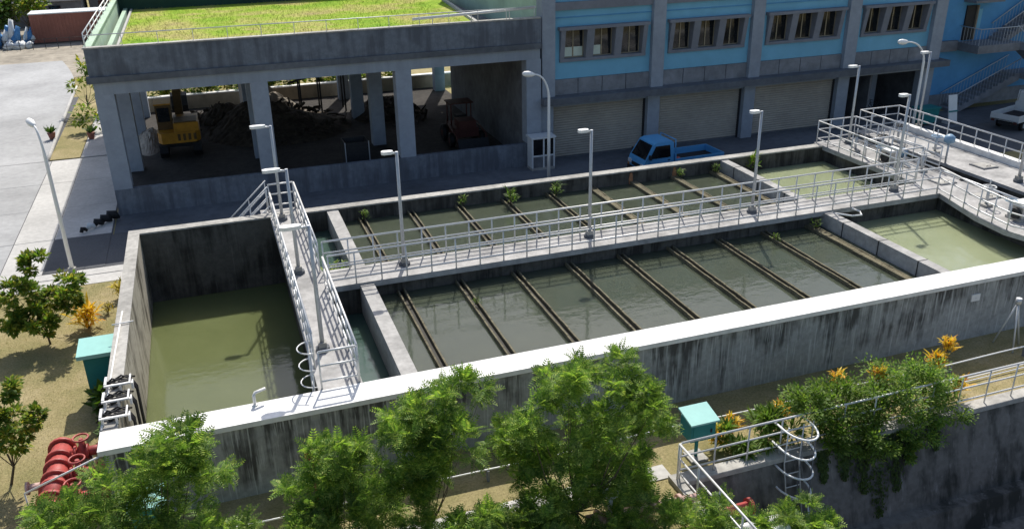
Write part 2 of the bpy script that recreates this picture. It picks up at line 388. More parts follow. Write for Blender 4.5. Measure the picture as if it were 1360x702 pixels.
railing('short end railing across the back end of the left walkway', [(5.3, 15.25), (6.26, 15.25)], sp=.9)
railing('bent railing round the front right green pool', [(31.1, 7.1), (30.58, 4.5), (30.43, 3.0), (30.95, .95)])
railing('railing at the back right pool with a squared corner by the building', [(31.28, 8.5), (31.28, 15.1), (33.45, 15.1), (33.45, 9.5)])
railing('railing on the outer platform beside the long white pipe', [(34.55, 12.8), (34.55, 16.1), (36.95, 16.1), (36.95, 1.0)])
# steps down to the yard from the back of the left walkway
st = thing('yard_steps', 'concrete steps with sloping tube handrail at the back of the tank', 'steps', (4, 15.6, 0))
for k in range(7):
    x1 = 5.2-k*.3; B(x1-.3, x1, 15.0, 16.0, 0, 2.0-k*.29).build('step', 'deck_concrete', st)
for y in (15.08, 15.92):
    for dz in (1.05, .65, .25):
        MB().tube([(5.25, y, 2.2+dz), (3.0, y, .15+dz)], .028, 6).build('handrail', 'galvanised', st)
    for k in range(4):
        x = 5.2-.7*k; z = 2.1-k*.63
        MB().tube([(x, y, z-.2), (x, y, z+1.08)], .022, 6).build('post', 'galvanised', st)

# ------------------------------------------------------------------ walkway lamps
def deck_lamp(x, y, label, h=4.0, arm=.5, z=T, ang=math.pi):
    t = thing('walkway_lamp', label, 'lamp', (x, y, z), 'slim lamp posts on the walkways')
    b_ = MB().prism([(x+.2*math.cos(a*math.pi/4+.4), y+.2*math.sin(a*math.pi/4+.4)) for a in range(8)], z, z+.1)
    b_.build('base_plate', 'ledge_concrete', t)
    B(x-.11, x+.11, y-.11, y+.11, z+.1, z+.26).build('base_block', 'cap_concrete', t)
    MB().tube([(x, y, z+.26), (x, y, z+h*.5), (x, y, z+h)], [.065, .058, .05], 10).build('pole', 'lamp_metal', t)
    c, s = math.cos(ang), math.sin(ang)
    MB().tube([(x, y, z+h-.06), (x+c*arm*.5, y+s*arm*.5, z+h-.02)], .04, 8).build('arm', 'lamp_metal', t)
    hd = MB(); p = [(.25, .05), (.4, .11), (.85, .12), (1.0, .06)]
    up_, dn = [], []
    for q, w in p: up_.append((q*arm, w)); dn.append((q*arm, -w))
    poly = [(x+c*a-s*w, y+s*a+c*w) for a, w in up_]+[(x+c*a-s*w, y+s*a+c*w) for a, w in reversed(dn)]
    hd.prism(poly, z+h-.05, z+h+.05); hd.build('lamp_head', 'lamp_white', t)
    return t
deck_lamp(9.1, 7.98, 'lamp post on the middle walkway nearest the left walkway')
deck_lamp(16.0, 7.98, 'second lamp post from the left on the middle walkway')
deck_lamp(22.9, 7.98, 'third lamp post from the left on the middle walkway')
deck_lamp(29.7, 7.98, 'lamp post at the right end of the middle walkway')
deck_lamp(5.62, 14.0, 'lamp post at the back end of the left walkway', 3.75, .75)
deck_lamp(5.62, 8.6, 'lamp post halfway along the left walkway', 3.65, .75)
deck_lamp(5.62, 3.0, 'lamp post at the front end of the left walkway', 3.75, .75)
deck_lamp(32.6, 14.4, 'lamp post at the back corner of the green pool near the building', 3.75, .6)
deck_lamp(37.5, 15.2, 'lamp post at the far corner of the outer platform', 3.9, .6)
deck_lamp(35.3, 7.0, 'lamp post on the outer platform at the right edge of the picture', 4.0, .5)
def street_lamp(x, y, h, reach, ang, label, head=True):
    t = thing('street_lamp', label, 'lamp', (x, y, 0), 'tall white street lamps')
    MB().prism([(x+.16*math.cos(a), y+.16*math.sin(a)) for a in np.linspace(0, 2*math.pi, 9)[:-1]], 0, .22).build('base', 'cap_concrete', t)
    c, s = math.cos(ang), math.sin(ang); pts = [(x, y, .2), (x, y, h*.5), (x, y, h-1.1)]
    for k in range(1, 8):
        q = k/7; pts.append((x+c*reach*q**1.6, y+s*reach*q**1.6, h-1.1+1.1*math.sin(q*math.pi/2)**.9))
    MB().tube(pts, [.085, .075, .065]+[.05-.002*k for k in range(7)], 10).build('pole', 'lamp_white', t)
    e = Vector(pts[-1]); d = (Vector(pts[-1])-Vector(pts[-2])).normalized()
    MB().tube([e-d*.05, e+d*.1, e+d*.3, e+d*.5, e+d*.6], [.05, .12, .15, .12, .04], 10).build('lamp_head', 'lamp_white', t)
    return t
street_lamp(-2.6, 17.06, 5.95, .5, math.radians(115), 'tall white street lamp on the concrete yard left of the tank')
street_lamp(19.0, 19.6, 5.75, .75, math.pi, 'tall white street lamp behind the back wall in front of the open shed')
street_lamp(39.3, 17.4, 6.2, 1.3, math.pi, 'tall curved street lamp by the far right end of the tank')

# ------------------------------------------------------------------ open shed with a lawn on its roof
SX0, SX1, SY0, SY1 = -1.27, 20.1, 23.5, 43.9
shed = thing('open_shed', 'grey concrete open shed with lawn growing on its flat roof', 'building', (9, 23.5, 0))
B(SX0, SX1, SY0, SY0+.3, 6.5, 7.72).build('parapet', 'shed_concrete', shed)
B(SX0-.05, SX1, SY0-.04, SY0+.34, 7.72, 7.78).build('parapet_coping', 'cap_concrete', shed)
B(SX0-.12, SX1, SY0-.12, SY0+.3, 6.22, 6.498).build('eaves_band', 'ledge_concrete', shed)
B(SX0+.1, SX1-.05, SY0, SY0+.6, 5.68, 6.219).build('front_beam', 'beam_concrete', shed)
B(SX0, SX1-.05, SY0+.302, SY1, 6.35, 6.6).build('roof_slab', 'interior_wall', shed)
for y in (30.7, 37.5, 43.3): B(SX0+.1, SX1-.1, y, y+.5, 5.75, 6.349).build('beam', 'interior_wall', shed)
for x in (-1.2, 5.47, 12.4, 19.3): B(x+.1, x+.6, SY0+.602, SY1-.1, 5.85, 6.347).build('beam', 'interior_wall', shed)
for x in (-1.2, 5.5, 12.42, 19.3):
    B(x, x+.8, SY0+.002, SY0+.75, 1.25, 5.679).build('column', 'column_concrete', shed)
for y in (30.6, 37.4, 43.2):
    for x in (-1.1, 5.55, 12.3, 19.35):
        if x > 19 and y < 40: continue
        B(x, x+.75, y, y+.7, 0, 5.749).build('column', 'column_concrete', shed)
B(SX0+.07, SX1-.7, SY0, SY0+.28, 0, 1.248).build('low_wall', 'shed_concrete', shed)
B(SX1-.68, SX1-.4, SY0+.76, 39, 0, 5.84).build('side_wall', 'interior_wall', shed)
# roof edge: left parapet, railings, green rear wall, lawn
B(SX0, SX0+.22, SY0+.342, SY1, 6.602, 7.72).build('side_parapet', 'pale_green_paint', shed)
B(SX0-.03, SX0+.3, SY0+.342, SY1, 7.72, 7.78).build('parapet_coping', 'pale_green_paint', shed)
B(SX0+.5, SX0+.72, SY0+.5, SY1-.3, 6.6, 7.05).build('gutter_kerb', 'pale_green_paint', shed)
B(SX0+.9, SX0+1.02, SY0+.5, SY1-.3, 6.6, 7.0).build('gutter_kerb', 'kerb_concrete', shed)
B(SX0+.24, SX1+1, SY1-.3, SY1, 6.6, 8.6).build('rear_wall', 'dark_green_paint', shed)
B(SX0+.24, SX1+1, SY1-.34, SY1+.04, 8.6, 8.68).build('wall_coping', 'cap_concrete', shed)
rl = MB().prism([(SX0+1.03, SY0+.32), (SX1-2.2, SY0+.32), (SX1-2.2, SY0+3), (SX1-.6, SY1-.32), (SX0+1.03, SY1-.32)], 6.61, 6.92).build('roof_lawn', 'roof_lawn', shed)
MB().prism([(SX1-2.18, SY0+.32), (SX1-2.0, SY0+.32), (SX1-2.0, SY0+3), (SX1-.4, SY1-.32), (SX1-.58, SY1-.32), (SX1-2.18, SY0+3)], 6.61, 7.06).build('gutter_kerb', 'kerb_concrete', shed)
railing('low thin railing along the front parapet of the lawn roof', [(SX0+.1, SY0+.15), (SX1-.3, SY0+.15)], 7.78, .5, (1.0,), 1.55, .022, 'roof edge railings')
railing('tube railing along the left parapet of the lawn roof', [(SX0+.04, SY0+.5), (SX0+.04, SY1)], 7.78, .55, (1.0, .5), 1.8, .03, 'roof edge railings', pm='lamp_white')
p = thing('rain_pipe', 'white pipe lying along the right end of the shed parapet', 'pipe', (16, 23.8, 8))
MB().tube([(13.5, 23.75, 8.05), (19.9, 23.75, 8.25)], .07, 8).build('pipe', 'white_plastic', p)
for x in (14.5, 16.5, 18.5): MB().tube([(x, 23.75, 7.78), (x, 23.75, 8.05+(x-13.5)*.03)], .02, 6).build('bracket', 'galvanised', p)

# wall and greenery behind the shed
rw = thing('retaining_wall', 'cream retaining wall seen through the open back of the shed', 'wall', (9, 44.8, 0))
B(-2, 24, 44.75, 45.1, 0, .92).build('wall', 'cream_wall', rw); B(-2.05, 24, 44.7, 45.15, .92, 1.0).build('coping', 'cap_white', rw)

# ------------------------------------------------------------------ blue workshop building
YB = 23.8
bb = thing('blue_building', 'blue painted workshop building with grey columns and roller doors', 'building', (33, 24, 0))
HT = 12.6
cols = [(20.2, 20.92), (26.58, 27.32), (32.8, 33.53), (39.3, 40.1), (45.6, 46.45)]
for x0, x1 in cols:
    B(x0, x1, YB-.02, YB+.6, 0, 3.25).build('column', 'column_concrete', bb)
    B(x0, x1, YB-.25, YB+.6, 3.62, HT).build('column', 'column_concrete', bb)
B(20.1, 46.9, YB-.75, YB+.6, 3.252, 3.618).build('ledge', 'ledge_concrete', bb)
B(20.3, 46.4, YB+.15, YB+.6, 2.95, 3.25).build('door_beam', 'beam_concrete', bb)
bays = [(a[1], b_[0]) for a, b_ in zip(cols[:-1], cols[1:])]
glassme = {}
for i, (x0, x1) in enumerate(bays):
    n = 4
    for k in range(n):
        a = x0+(x1-x0)*k/n; c = x0+(x1-x0)*(k+1)/n
        B(a+.02, c-.02, YB-.02, YB+.1, 3.62, 4.44).build('dado_panel', 'dado_concrete', bb)
    B(x0, x1, YB+.101, YB+.5, 3.62, 4.45).build('wall', 'dado_concrete', bb)
    wx0, wx1, wz0, wz1 = x0+.35, x1-.3, 5.42, 7.12
    B(x0, x1, YB+.05, YB+.5, 4.452, wz0).build('wall', 'blue_paint', bb)
    B(x0, x1, YB+.05, YB+.5, wz1, 8.0).build('wall', 'blue_paint', bb)
    B(x0, wx0, YB+.05, YB+.5, wz0, wz1).build('wall', 'blue_paint', bb)
    B(wx1, x1, YB+.05, YB+.5, wz0, wz1).build('wall', 'blue_paint', bb)
    B(x0, x1, YB-.1, YB+.5, 8.0, 8.4).build('band', 'surround_concrete', bb)
    B(x0, x1, YB+.05, YB+.5, 8.402, HT).build('wall', 'blue_paint', bb)
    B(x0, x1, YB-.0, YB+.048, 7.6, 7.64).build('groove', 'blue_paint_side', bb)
    su = B(wx0-.1, wx1+.1, YB-.3, YB+.48, wz1-.12, wz1+.04).build('window_hood', 'surround_concrete', bb)
    B(wx0, wx1, YB-.05, YB+.48, wz0-.08, wz0+.08).build('window_sill', 'surround_concrete', bb)
    ww = (wx1-wx0-.25*2-.42*2)/3; xx = wx0
    for k in range(4):
        pw = .25 if k in (0, 3) else .42
        MB().prism_x([(YB+.48, wz0+.081), (YB-.03, wz0+.081), (YB-.26, wz1-.121), (YB+.48, wz1-.121)], xx, xx+pw).build('window_pier', 'surround_concrete', bb)
        if k < 3:
            a = xx+pw; c = a+ww; z0, z1 = wz0+.082, wz1-.122
            w = MB(); w.box(a, a+.05, YB+.28, YB+.34, z0, z1).box(c-.05, c, YB+.28, YB+.34, z0, z1).box(a+.05, c-.05, YB+.28, YB+.34, z0, z0+.05).box(a+.05, c-.05, YB+.28, YB+.34, z1-.05, z1)
            w.box((a+c)/2-.03, (a+c)/2+.03, YB+.27, YB+.34, z0+.05, z1-.05)
            wo = w.build('window', 'frame_bronze', bb)
            for (q0, q1) in ((a+.05, (a+c)/2-.03), ((a+c)/2+.03, c-.05)):
                B(q0, q1, YB+.31, YB+.325, z0+.05, z1-.05).build('pane', 'dark_glass', wo)
                if i == 0 and k < 2 and not (k == 1 and q0 > (a+c)/2): B(q0+.01, q1-.01, YB+.295, YB+.305, z0+.06, z0+.55).build('pane_reflection', 'pale_reflection', wo)  # pale panel over the lower pane paints in its bright reflection
        xx += pw+ww
    # roller doors (last bay stands open)
    if i < 3:
        b_ = MB(); prof = []; z = .1
        nsl = 21; dz = 2.85/nsl
        for k in range(nsl):
            prof += [(YB+.40, z+k*dz), (YB+.33, z+(k+.25)*dz), (YB+.36, z+(k+.85)*dz)]
        prof += [(YB+.40, z+2.85), (YB+.46, z+2.85), (YB+.46, z)]
        d = MB().prism_x(prof, x0+.12, x1-.12).build('roller_door', 'shutter_metal', bb)
        B(x0+.12, x1-.12, YB+.34, YB+.47, .012, .098).build('bottom_bar', 'ledge_concrete', d)
        for q in (x0, x1-.12): B(q, q+.12, YB+.3, YB+.5, 0, 2.95).build('door_guide', 'dark_steel', bb)
# open bay room and the body of the building
B(40.1, 45.6, 29, 29.2, 0, 3.25).build('room_wall', 'interior_wall', bb); B(42.2, 42.35, YB+.6, 29, 0, 3.25).build('room_wall', 'interior_wall', bb)
B(40.0, 45.7, YB+.6, 29.2, 3.25, 3.4).build('room_ceiling', 'interior_wall', bb)
B(44.2, 44.6, 26.5, 26.9, 0, 3.25).build('column', 'column_concrete', bb)
B(20.25, 20.45, YB+.61, 42, 3.0, HT).build('side_wall', 'pale_green_paint', bb)
B(20.45, 46.4, 41.8, 42, 0, HT).build('rear_wall', 'blue_paint', bb)
B(20.2, 62, YB-.1, 42.1, HT, HT+.25).build('roof', 'roof_grey', bb)
B(46.2, 46.44, YB+.61, 41.79, 0, HT).build('side_wall', 'interior_wall', bb)
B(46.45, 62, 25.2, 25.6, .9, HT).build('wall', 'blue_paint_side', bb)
B(46.45, 62, 25.15, 25.6, 0, .9).build('dado', 'dado_concrete', bb)
B(46.45, 49.2, 24.95, 25.198, 3.7, 4.35).build('band', 'dado_concrete', bb)
B(49.6, 50.35, 25.1, 25.195, 4.3, 6.45).build('doorway', 'dark_steel', bb)
B(50.36, 50.46, 24.98, 25.197, 4.3, 6.45).build('door_frame', 'cream_wall', bb)
B(49.3, 51.6, 24.2, 25.197, 6.7, 6.85).build('canopy', 'dado_concrete', bb)
B(50.5, 50.9, 25.12, 25.197, 5.0, 6.2).build('door_leaf', 'blue_paint', bb)
# outside staircase
sc = thing('outside_staircase', 'grey outside staircase with barred railings on the blue wall', 'staircase', (51, 24, 0))
B(49.2, 52.6, 23.3, 25.1, 3.75, 4.25).build('landing', 'dado_concrete', sc)
def flight(xa, za, xb, zb, y0, y1, n):
    b_ = MB(); poly = []
    for k in range(n):
        x = xa+(xb-xa)*k/n; x1 = xa+(xb-xa)*(k+1)/n; z1 = za+(zb-za)*(k+1)/n
        poly += [(x, z1), (x1, z1)]
    poly += [(xb, zb-.45), (xa, za-.25)]
    if xb < xa: poly.reverse()
    b_.prism_y(list(reversed(poly)), y0, y1); b_.build('flight', 'dado_concrete', sc)
    for y in (y0+.05, y1-.05):
        MB().tube([(xa, y, za+1.0), (xb, y, zb+1.0)], .03, 6).build('handrail', 'lamp_metal', sc)
        m_ = max(4, int(abs(xb-xa)/.24))
        for k in range(m_):
            q = (k+.5)/m_; x = xa+(xb-xa)*q; z = za+(zb-za)*q
            MB().tube([(x, y, z), (x, y, z+1.0)], .012, 4, False).build('baluster', 'lamp_metal', sc)
flight(48.6, 0, 53.8, 2.1, 23.9, 25.1, 12)
B(53.8, 55.6, 22.4, 25.1, 1.75, 2.1).build('landing', 'dado_concrete', sc)
flight(55.4, 2.1, 52.6, 4.25, 22.6, 23.8, 10)
flight(51.8, 4.25, 56.5, 7.0, 24.0, 25.1, 14)
for k in range(15):
    x = 49.25+k*.235; MB().tube([(x, 23.36, 4.25), (x, 23.36, 5.25)], .013, 4, False).build('baluster', 'lamp_metal', sc)
MB().tube([(49.25, 23.36, 5.25), (52.55, 23.36, 5.25)], .03, 6).build('handrail', 'lamp_metal', sc)
for k in range(7):
    y = 23.4+k*.25; MB().tube([(49.25, y, 4.25), (49.25, y, 5.25)], .013, 4, False).build('baluster', 'lamp_metal', sc)
MB().tube([(49.25, 23.36, 5.25), (49.25, 25.05, 5.25)], .03, 6).build('handrail', 'lamp_metal', sc)

def sph(r, n):
    v = r.standard_normal((n, 3)); return v/np.linalg.norm(v, axis=1, keepdims=True)
# ------------------------------------------------------------------ trucks
def truck(label, paint, bedm, loc, rz, cargo=False):
    """small flatbed truck, nose toward local -x, built round its own origin then placed"""
    t = thing('flatbed_truck', label, 'truck')
    tp = lambda x, z: .0 if z < 1.15 else (z-1.15)*.14
    prof = [(-2.25, .42), (-2.28, .75), (-2.2, 1.02), (-1.72, 1.82), (-1.5, 1.9), (-.72, 1.9), (-.62, 1.8), (-.6, .42), (-1.2, .42), (-1.25, .72), (-1.75, .72), (-1.8, .42)]
    cab = MB().prism_y(prof, -.8, .8, tp).build('cab', paint, t)
    def slab(pts, name, m, par): return MB().add(pts, [tuple(range(len(pts)))]).build(name, m, par)
    n = Vector((-.86, 0, .51))*.012
    def wp(x, y, z): return (x+n.x, y, z+n.z)
    slab([wp(-2.16, -.70, 1.09), wp(-2.16, .70, 1.09), wp(-1.76, .62, 1.76), wp(-1.76, -.62, 1.76)][::-1], 'windscreen', 'windscreen_glass', cab)
    for s in (-1, 1):
        def sp(x, z): return (x, s*(.8-tp(x, z)+.008), z)
        w = [sp(-1.98, 1.14), sp(-.82, 1.14), sp(-.84, 1.72), sp(-1.62, 1.72)]
        slab(w if s < 0 else w[::-1], 'side_window', 'dark_glass', cab)
        d = MB().box(-1.98, -.78, s*.803-.004, s*.803+.004, .74, 1.1).build('door', paint, t)
        MB().box(-.98, -.84, s*.812-.01, s*.812+.01, .98, 1.02).build('handle', 'dark_steel', d)
        MB().box(-2.02, -1.94, s*.86-.09, s*.86+.09, 1.12, 1.34).build('mirror', 'dark_steel', t)
        MB().box(-2.31, -2.24, s*.62-.15, s*.62+.15, .68, .86).build('headlight', 'clear_lens', t)
        MB().box(-2.3, -2.24, s*.74-.06, s*.74+.06, .55, .65).build('indicator', 'amber_lens', t)
        MB().box(2.22, 2.26, s*.66-.1, s*.66+.1, .5, .64).build('tail_light', 'machine_red', t)
        for x in (-1.5, 1.3):
            wv = MB().tube([(x, s*.58, .3), (x, s*.6, .3), (x, s*.76, .3), (x, s*.78, .3)], [.24, .3, .3, .26], 18).build('wheel', 'black_rubber', t)
            MB().tube([(x, s*.77, .3), (x, s*.79, .3)], .16, 12).build('rim', 'lamp_metal', wv)
    MB().box(-2.34, -2.2, -.78, .78, .34, .54).build('bumper', 'dark_steel' if not cargo else 'lamp_metal', t)
    MB().box(-2.30, -2.25, -.4, .4, .62, .8).build('grille', 'dark_steel', t)
    MB().box(-.55, 2.2, -.35, .35, .38, .55).build('chassis', 'dark_steel', t)
    MB().box(-.55, 2.25, -.82, .82, .60, .68).build('bed_floor', bedm, t)
    h = 1.0
    for s in (-1, 1):
        MB().box(-.5, 2.2, s*.82-.025, s*.82+.025, .6, h).build('side_board', paint, t)
        for k in range(4): MB().box(-.4+k*.72, -.36+k*.72, s*.85-.015, s*.85+.015, .6, h-.01).build('stake', paint, t)
    MB().box(2.2, 2.25, -.84, .84, .6, h).build('tailgate', paint, t)
    MB().box(-.56, -.5, -.82, .82, .6, 1.25).build('headboard', paint, t)
    fr = MB()
    for s in (-1, 1): fr.tube([(-.53, s*.76, 1.2), (-.53, s*.72, 1.95)], .025, 6)
    fr.tube([(-.53, -.74, 1.94), (-.53, .74, 1.94)], .025, 6); fr.build('guard_frame', paint, t)
    t.location = loc; t.rotation_euler = (0, 0, rz); return t
tk = truck('small blue flatbed truck parked behind the tank', 'truck_blue', 'truck_bed', (26.1, 19.5, .008), math.radians(2))
tk.scale = (1.04, 1.04, 1.04)
b_ = thing('tool_bag', 'small red bag lying on the bed of the blue truck', 'bag', (25.95, 19.2, .72))
MB().tube([(25.75, 19.2, .84), (25.83, 19.2, .86), (26.07, 19.2, .86), (26.15, 19.2, .84)], [.05, .11, .11, .05], 8).build('body', 'red_paint', b_)
MB().tube([(25.85, 19.2, .95), (25.9, 19.2, 1.03), (26.0, 19.2, 1.03), (26.05, 19.2, .95)], .012, 5).build('strap', 'dark_steel', b_)
tk2 = truck('white flatbed truck with its tailgate toward the tank near the stairs', 'truck_white', 'truck_bed', (50.1, 19.9, .008), math.radians(196), True)

# ------------------------------------------------------------------ yard things on the right
sg = thing('notice_board', 'white notice board leaning by the blue wall beside a green bin', 'sign', (46.4, 21.7, 0))
MB().prism_x([(21.55, .15), (21.6, .15), (21.95, 1.75), (21.9, 1.75)], 46.1, 46.75).build('board', 'white_plastic', sg)
B(46.1, 46.14, 21.5, 22.1, .01, .16).build('foot', 'galvanised', sg); B(46.71, 46.75, 21.5, 22.1, .01, .16).build('foot', 'galvanised', sg)
MB().prism_x([(21.645, .75), (21.66, .75), (21.68, .84), (21.665, .84)], 46.08, 46.77).build('stripe', 'teal_paint', sg)
bn = thing('green_bin', 'teal green wheeled bin next to the notice board', 'bin', (44.9, 22.3, 0))
MB().prism_y([(44.35, .12), (45.5, .12), (45.6, 1.0), (44.25, 1.0)], 21.9, 22.7).build('body', 'teal_paint', bn)
B(44.2, 45.65, 21.85, 22.75, 1.0, 1.08).build('lid', 'teal_paint', bn)
for x in (44.5, 45.3):
    MB().tube([(x-.04, 21.95, .1), (x+.04, 21.95, .1)], .09, 10).build('wheel', 'black_rubber', bn)
bk = thing('parked_bicycle', 'dark bicycle standing in the open bay of the blue building', 'bicycle', (43.6, 25.4, 0))
for x in (43.1, 44.15):
    MB().tube([(x+.32*math.cos(a), 25.4, .33+.32*math.sin(a)) for a in np.linspace(0, 2*math.pi, 19)], .018, 6, False).build('wheel', 'black_rubber', bk)
for a, c in (((43.1, .33), (43.35, .8)), ((43.35, .8), (43.95, .8)), ((43.4, .72), (43.7, .33)), ((43.7, .33), (43.95, .85)), ((43.7, .33), (44.15, .33)), ((44.15, .33), (43.95, .8)), ((43.35, .8), (43.32, 1.0))):
    MB().tube([(a[0], 25.4, a[1]), (c[0], 25.4, c[1])], .018, 6).build('frame_tube', 'dark_steel', bk)
B(43.85, 44.08, 25.34, 25.46, .87, .92).build('saddle', 'black_rubber', bk); MB().tube([(43.3, 25.15, 1.02), (43.3, 25.65, 1.02)], .014, 6).build('handlebar', 'dark_steel', bk)
# booth at the shed corner
kb = thing('metering_cabinet', 'white framed glazed cabinet against the corner column of the shed', 'cabinet', (19.85, 22.8, 0))
B(19.15, 20.55, 22.45, 23.3, 1.72, 1.82).build('roof', 'frame_white', kb)
B(19.2, 20.5, 22.5, 23.25, .008, .15).build('plinth', 'cap_concrete', kb)
for x in (19.2, 19.83, 20.42): B(x, x+.08, 22.5, 22.58, .15, 1.72).build('frame', 'frame_white', kb)
B(19.28, 20.42, 22.505, 22.575, .75, .83).build('frame', 'frame_white', kb)
for x0, x1 in ((19.28, 19.83), (19.91, 20.42)):
    B(x0, x1, 22.54, 22.55, .83, 1.72).build('pane', 'dark_glass', kb); B(x0, x1, 22.54, 22.55, .15, .75).build('panel', 'interior_wall', kb)
B(19.2, 19.26, 22.58, 23.2, .15, 1.72).build('side_panel', 'frame_white', kb); B(20.44, 20.5, 22.58, 23.2, .15, 1.72).build('side_panel', 'frame_white', kb)

# ------------------------------------------------------------------ inside the shed
ex = thing('yellow_excavator', 'yellow excavator standing inside the shed with its back to the tank', 'excavator', (1.75, 33.9, 0))
for s, x in ((-1, .75), (1, 2.55)):
    prof = [(32.4, .1), (32.2, .4), (32.4, .75), (35.2, .75), (35.45, .4), (35.2, .1)]
    MB().prism_x(prof, x-.22, x+.22).build('track', 'black_rubber', ex)
    for k in range(12):
        B(x-.24, x+.24, 32.4+k*.24, 32.52+k*.24, .75, .79).build('track_shoe', 'dark_steel', ex)
B(.95, 2.35, 33, 34.9, .5, .95).build('undercarriage', 'dark_steel', ex)
bd = MB().prism([(.55, 32.5), (.75, 32.1), (2.55, 32.1), (2.8, 32.5), (2.8, 34.6), (.55, 34.6)], .95, 1.55).build('counterweight', 'excavator_yellow', ex)
B(1.45, 2.78, 32.15, 34.4, 1.55, 2.05).build('engine_hood', 'excavator_yellow', ex)
B(1.5, 2.7, 32.3, 33.6, 2.05, 2.09).build('hood_lid', 'excavator_dark', ex)
for k in range(4): B(1.6+k*.28, 1.75+k*.28, 32.09, 32.099, 1.08, 1.45).build('grille', 'excavator_dark', ex)
B(.6, 1.4, 33.0, 34.5, 1.55, 2.95).build('cab', 'excavator_dark', ex)
B(.68, 1.32, 32.985, 32.998, 2.0, 2.8).build('rear_window', 'dark_glass', ex); B(.585, .598, 33.2, 34.3, 2.0, 2.8).build('side_window', 'dark_glass', ex)
B(.55, 1.45, 32.95, 34.55, 2.95, 3.03).build('cab_roof', 'excavator_yellow', ex)
MB().prism_x([(34.4, 1.6), (34.9, 1.6), (36.9, 4.3), (38.3, 4.4), (38.3, 4.8), (36.7, 4.8)], 1.55, 2.0).build('boom', 'excavator_dark', ex)
MB().tube([(1.78, 34.7, 1.5), (1.78, 36.0, 3.2)], .07, 8).build('cylinder', 'lamp_metal', ex)
MB().prism_x([(38.0, 4.75), (38.4, 4.75), (38.9, 2.3), (38.6, 2.3)], 1.6, 1.95).build('stick', 'excavator_dark', ex)
MB().prism_x([(38.3, 2.3), (39.0, 2.4), (39.2, 1.6), (38.6, 1.25), (38.2, 1.7)], 1.3, 2.25).build('bucket', 'dark_steel', ex)
ld = thing('red_loader', 'small dark red wheeled loader at the right end of the shed', 'loader', (17.4, 29, 0))
B(16.7, 18.1, 28.4, 30.4, .55, 1.1).build('body', 'machine_red', ld)
B(16.9, 17.9, 28.2, 29.3, 1.1, 1.55).build('engine_hood', 'machine_red', ld)
for x in (16.75, 17.95):
    for y in (29.4, 30.3): MB().tube([(x, y, 1.1), (x, y, 2.3)], .04, 6).build('canopy_post', 'machine_red', ld)
B(16.65, 18.1, 29.3, 30.5, 2.3, 2.36).build('canopy', 'machine_red', ld); B(17.1, 17.7, 29.5, 30.0, 1.1, 1.6).build('seat', 'black_rubber', ld)
for x in (16.5, 18.3):
    for y, r in ((28.6, .42), (30.2, .5)):
        w = MB().tube([(x-.14, y, r), (x-.1, y, r), (x+.1, y, r), (x+.14, y, r)], [r*.85, r, r, r*.85], 18).build('wheel', 'black_rubber', ld)
        MB().tube([(x-.15, y, r), (x+.15, y, r)], r*.45, 12).build('rim', 'machine_red', w)
    MB().tube([(x*.97+17.4*.03, 29.3, 1.2), (x*.97+17.4*.03, 27.6, .9), (x*.97+17.4*.03, 27.2, .4)], .06, 6).build('lift_arm', 'machine_red', ld)
MB().prism_x([(27.3, .1), (26.7, .08), (26.9, .15), (27.3, .75), (27.4, .7)], 16.5, 18.3).build('bucket', 'dark_steel', ld)
sk = thing('waste_bin', 'open dark steel waste box on the shed floor behind the low wall', 'bin', (10.6, 26.5, 0))
for (a) in ((9.95, 11.25, 26.0, 26.06, .05, 1.6), (9.95, 11.25, 27.2, 27.26, .05, 1.6), (9.95, 10.01, 26.06, 27.2, .05, 1.6), (11.19, 11.25, 26.06, 27.2, .05, 1.6)):
    B(*a).build('side_panel', 'dark_steel', sk)
B(10.01, 11.19, 26.06, 27.2, .05, .12).build('floor', 'dark_steel', sk)
for x in (9.95, 11.21): B(x, x+.045, 25.95, 25.998, .05, 1.65).build('corner_post', 'lamp_metal', sk)

def mound(name, m, cx, cy, rx, ry, h, seed, label, cat, peaks=5, n=42, group=None):
    r = np.random.default_rng(seed); b_ = MB()
    pk = [(r.uniform(-.6, .6), r.uniform(-.6, .6), r.uniform(.4, 1), r.uniform(.25, .6)) for _ in range(peaks)]
    H = np.zeros((n+1, n+1))
    for i in range(n+1):
        for j in range(n+1):
            u, v = i/n*2-1, j/n*2-1
            e = max(0, 1-(u*u+v*v))
            z = sum(a*math.exp(-((u-px)**2+(v-py)**2)/(2*s*s)) for px, py, a, s in pk)
            H[i, j] = e**.6*z
    H = H/H.max()*h
    H *= 1+.05*r.standard_normal(H.shape); vs = [(cx+(i/n*2-1)*rx+r.uniform(-.3, .3)*rx/n, cy+(j/n*2-1)*ry+r.uniform(-.3, .3)*ry/n, H[i, j]-.06) for i in range(n+1) for j in range(n+1)]
    b_.add(vs, [(i*(n+1)+j, (i+1)*(n+1)+j, (i+1)*(n+1)+j+1, i*(n+1)+j+1) for i in range(n) for j in range(n)])
    t = b_.build(name, m, label=label, cat=cat, group=group); return t
mound('debris_pile', 'debris', 7.6, 37.2, 4.8, 4.6, 1.9, 3, 'high dark heap of dredged debris in the middle of the shed', 'heap', 6)
mound('debris_pile', 'debris', 3.6, 38.8, 3.2, 3.2, 1.5, 4, 'dark debris heap behind the excavator in the shed', 'heap', 4)
mound('debris_pile', 'debris', 14.8, 37.5, 2.6, 3.4, 1.0, 5, 'lower dark heap at the right rear of the shed', 'heap', 4)
mound('rubble_heap', 'rubble', -.2, 36.5, .9, 3.2, .9, 6, 'pale rubble heap by the left columns of the shed', 'heap', 4, 26)
mound('rubble_heap', 'rubble', 7.4, 41.3, 2.6, 1.3, 2.0, 8, 'sunlit pale rubble heap at the open back of the shed', 'heap', 5, 26)
r = np.random.default_rng(77); b_ = MB()
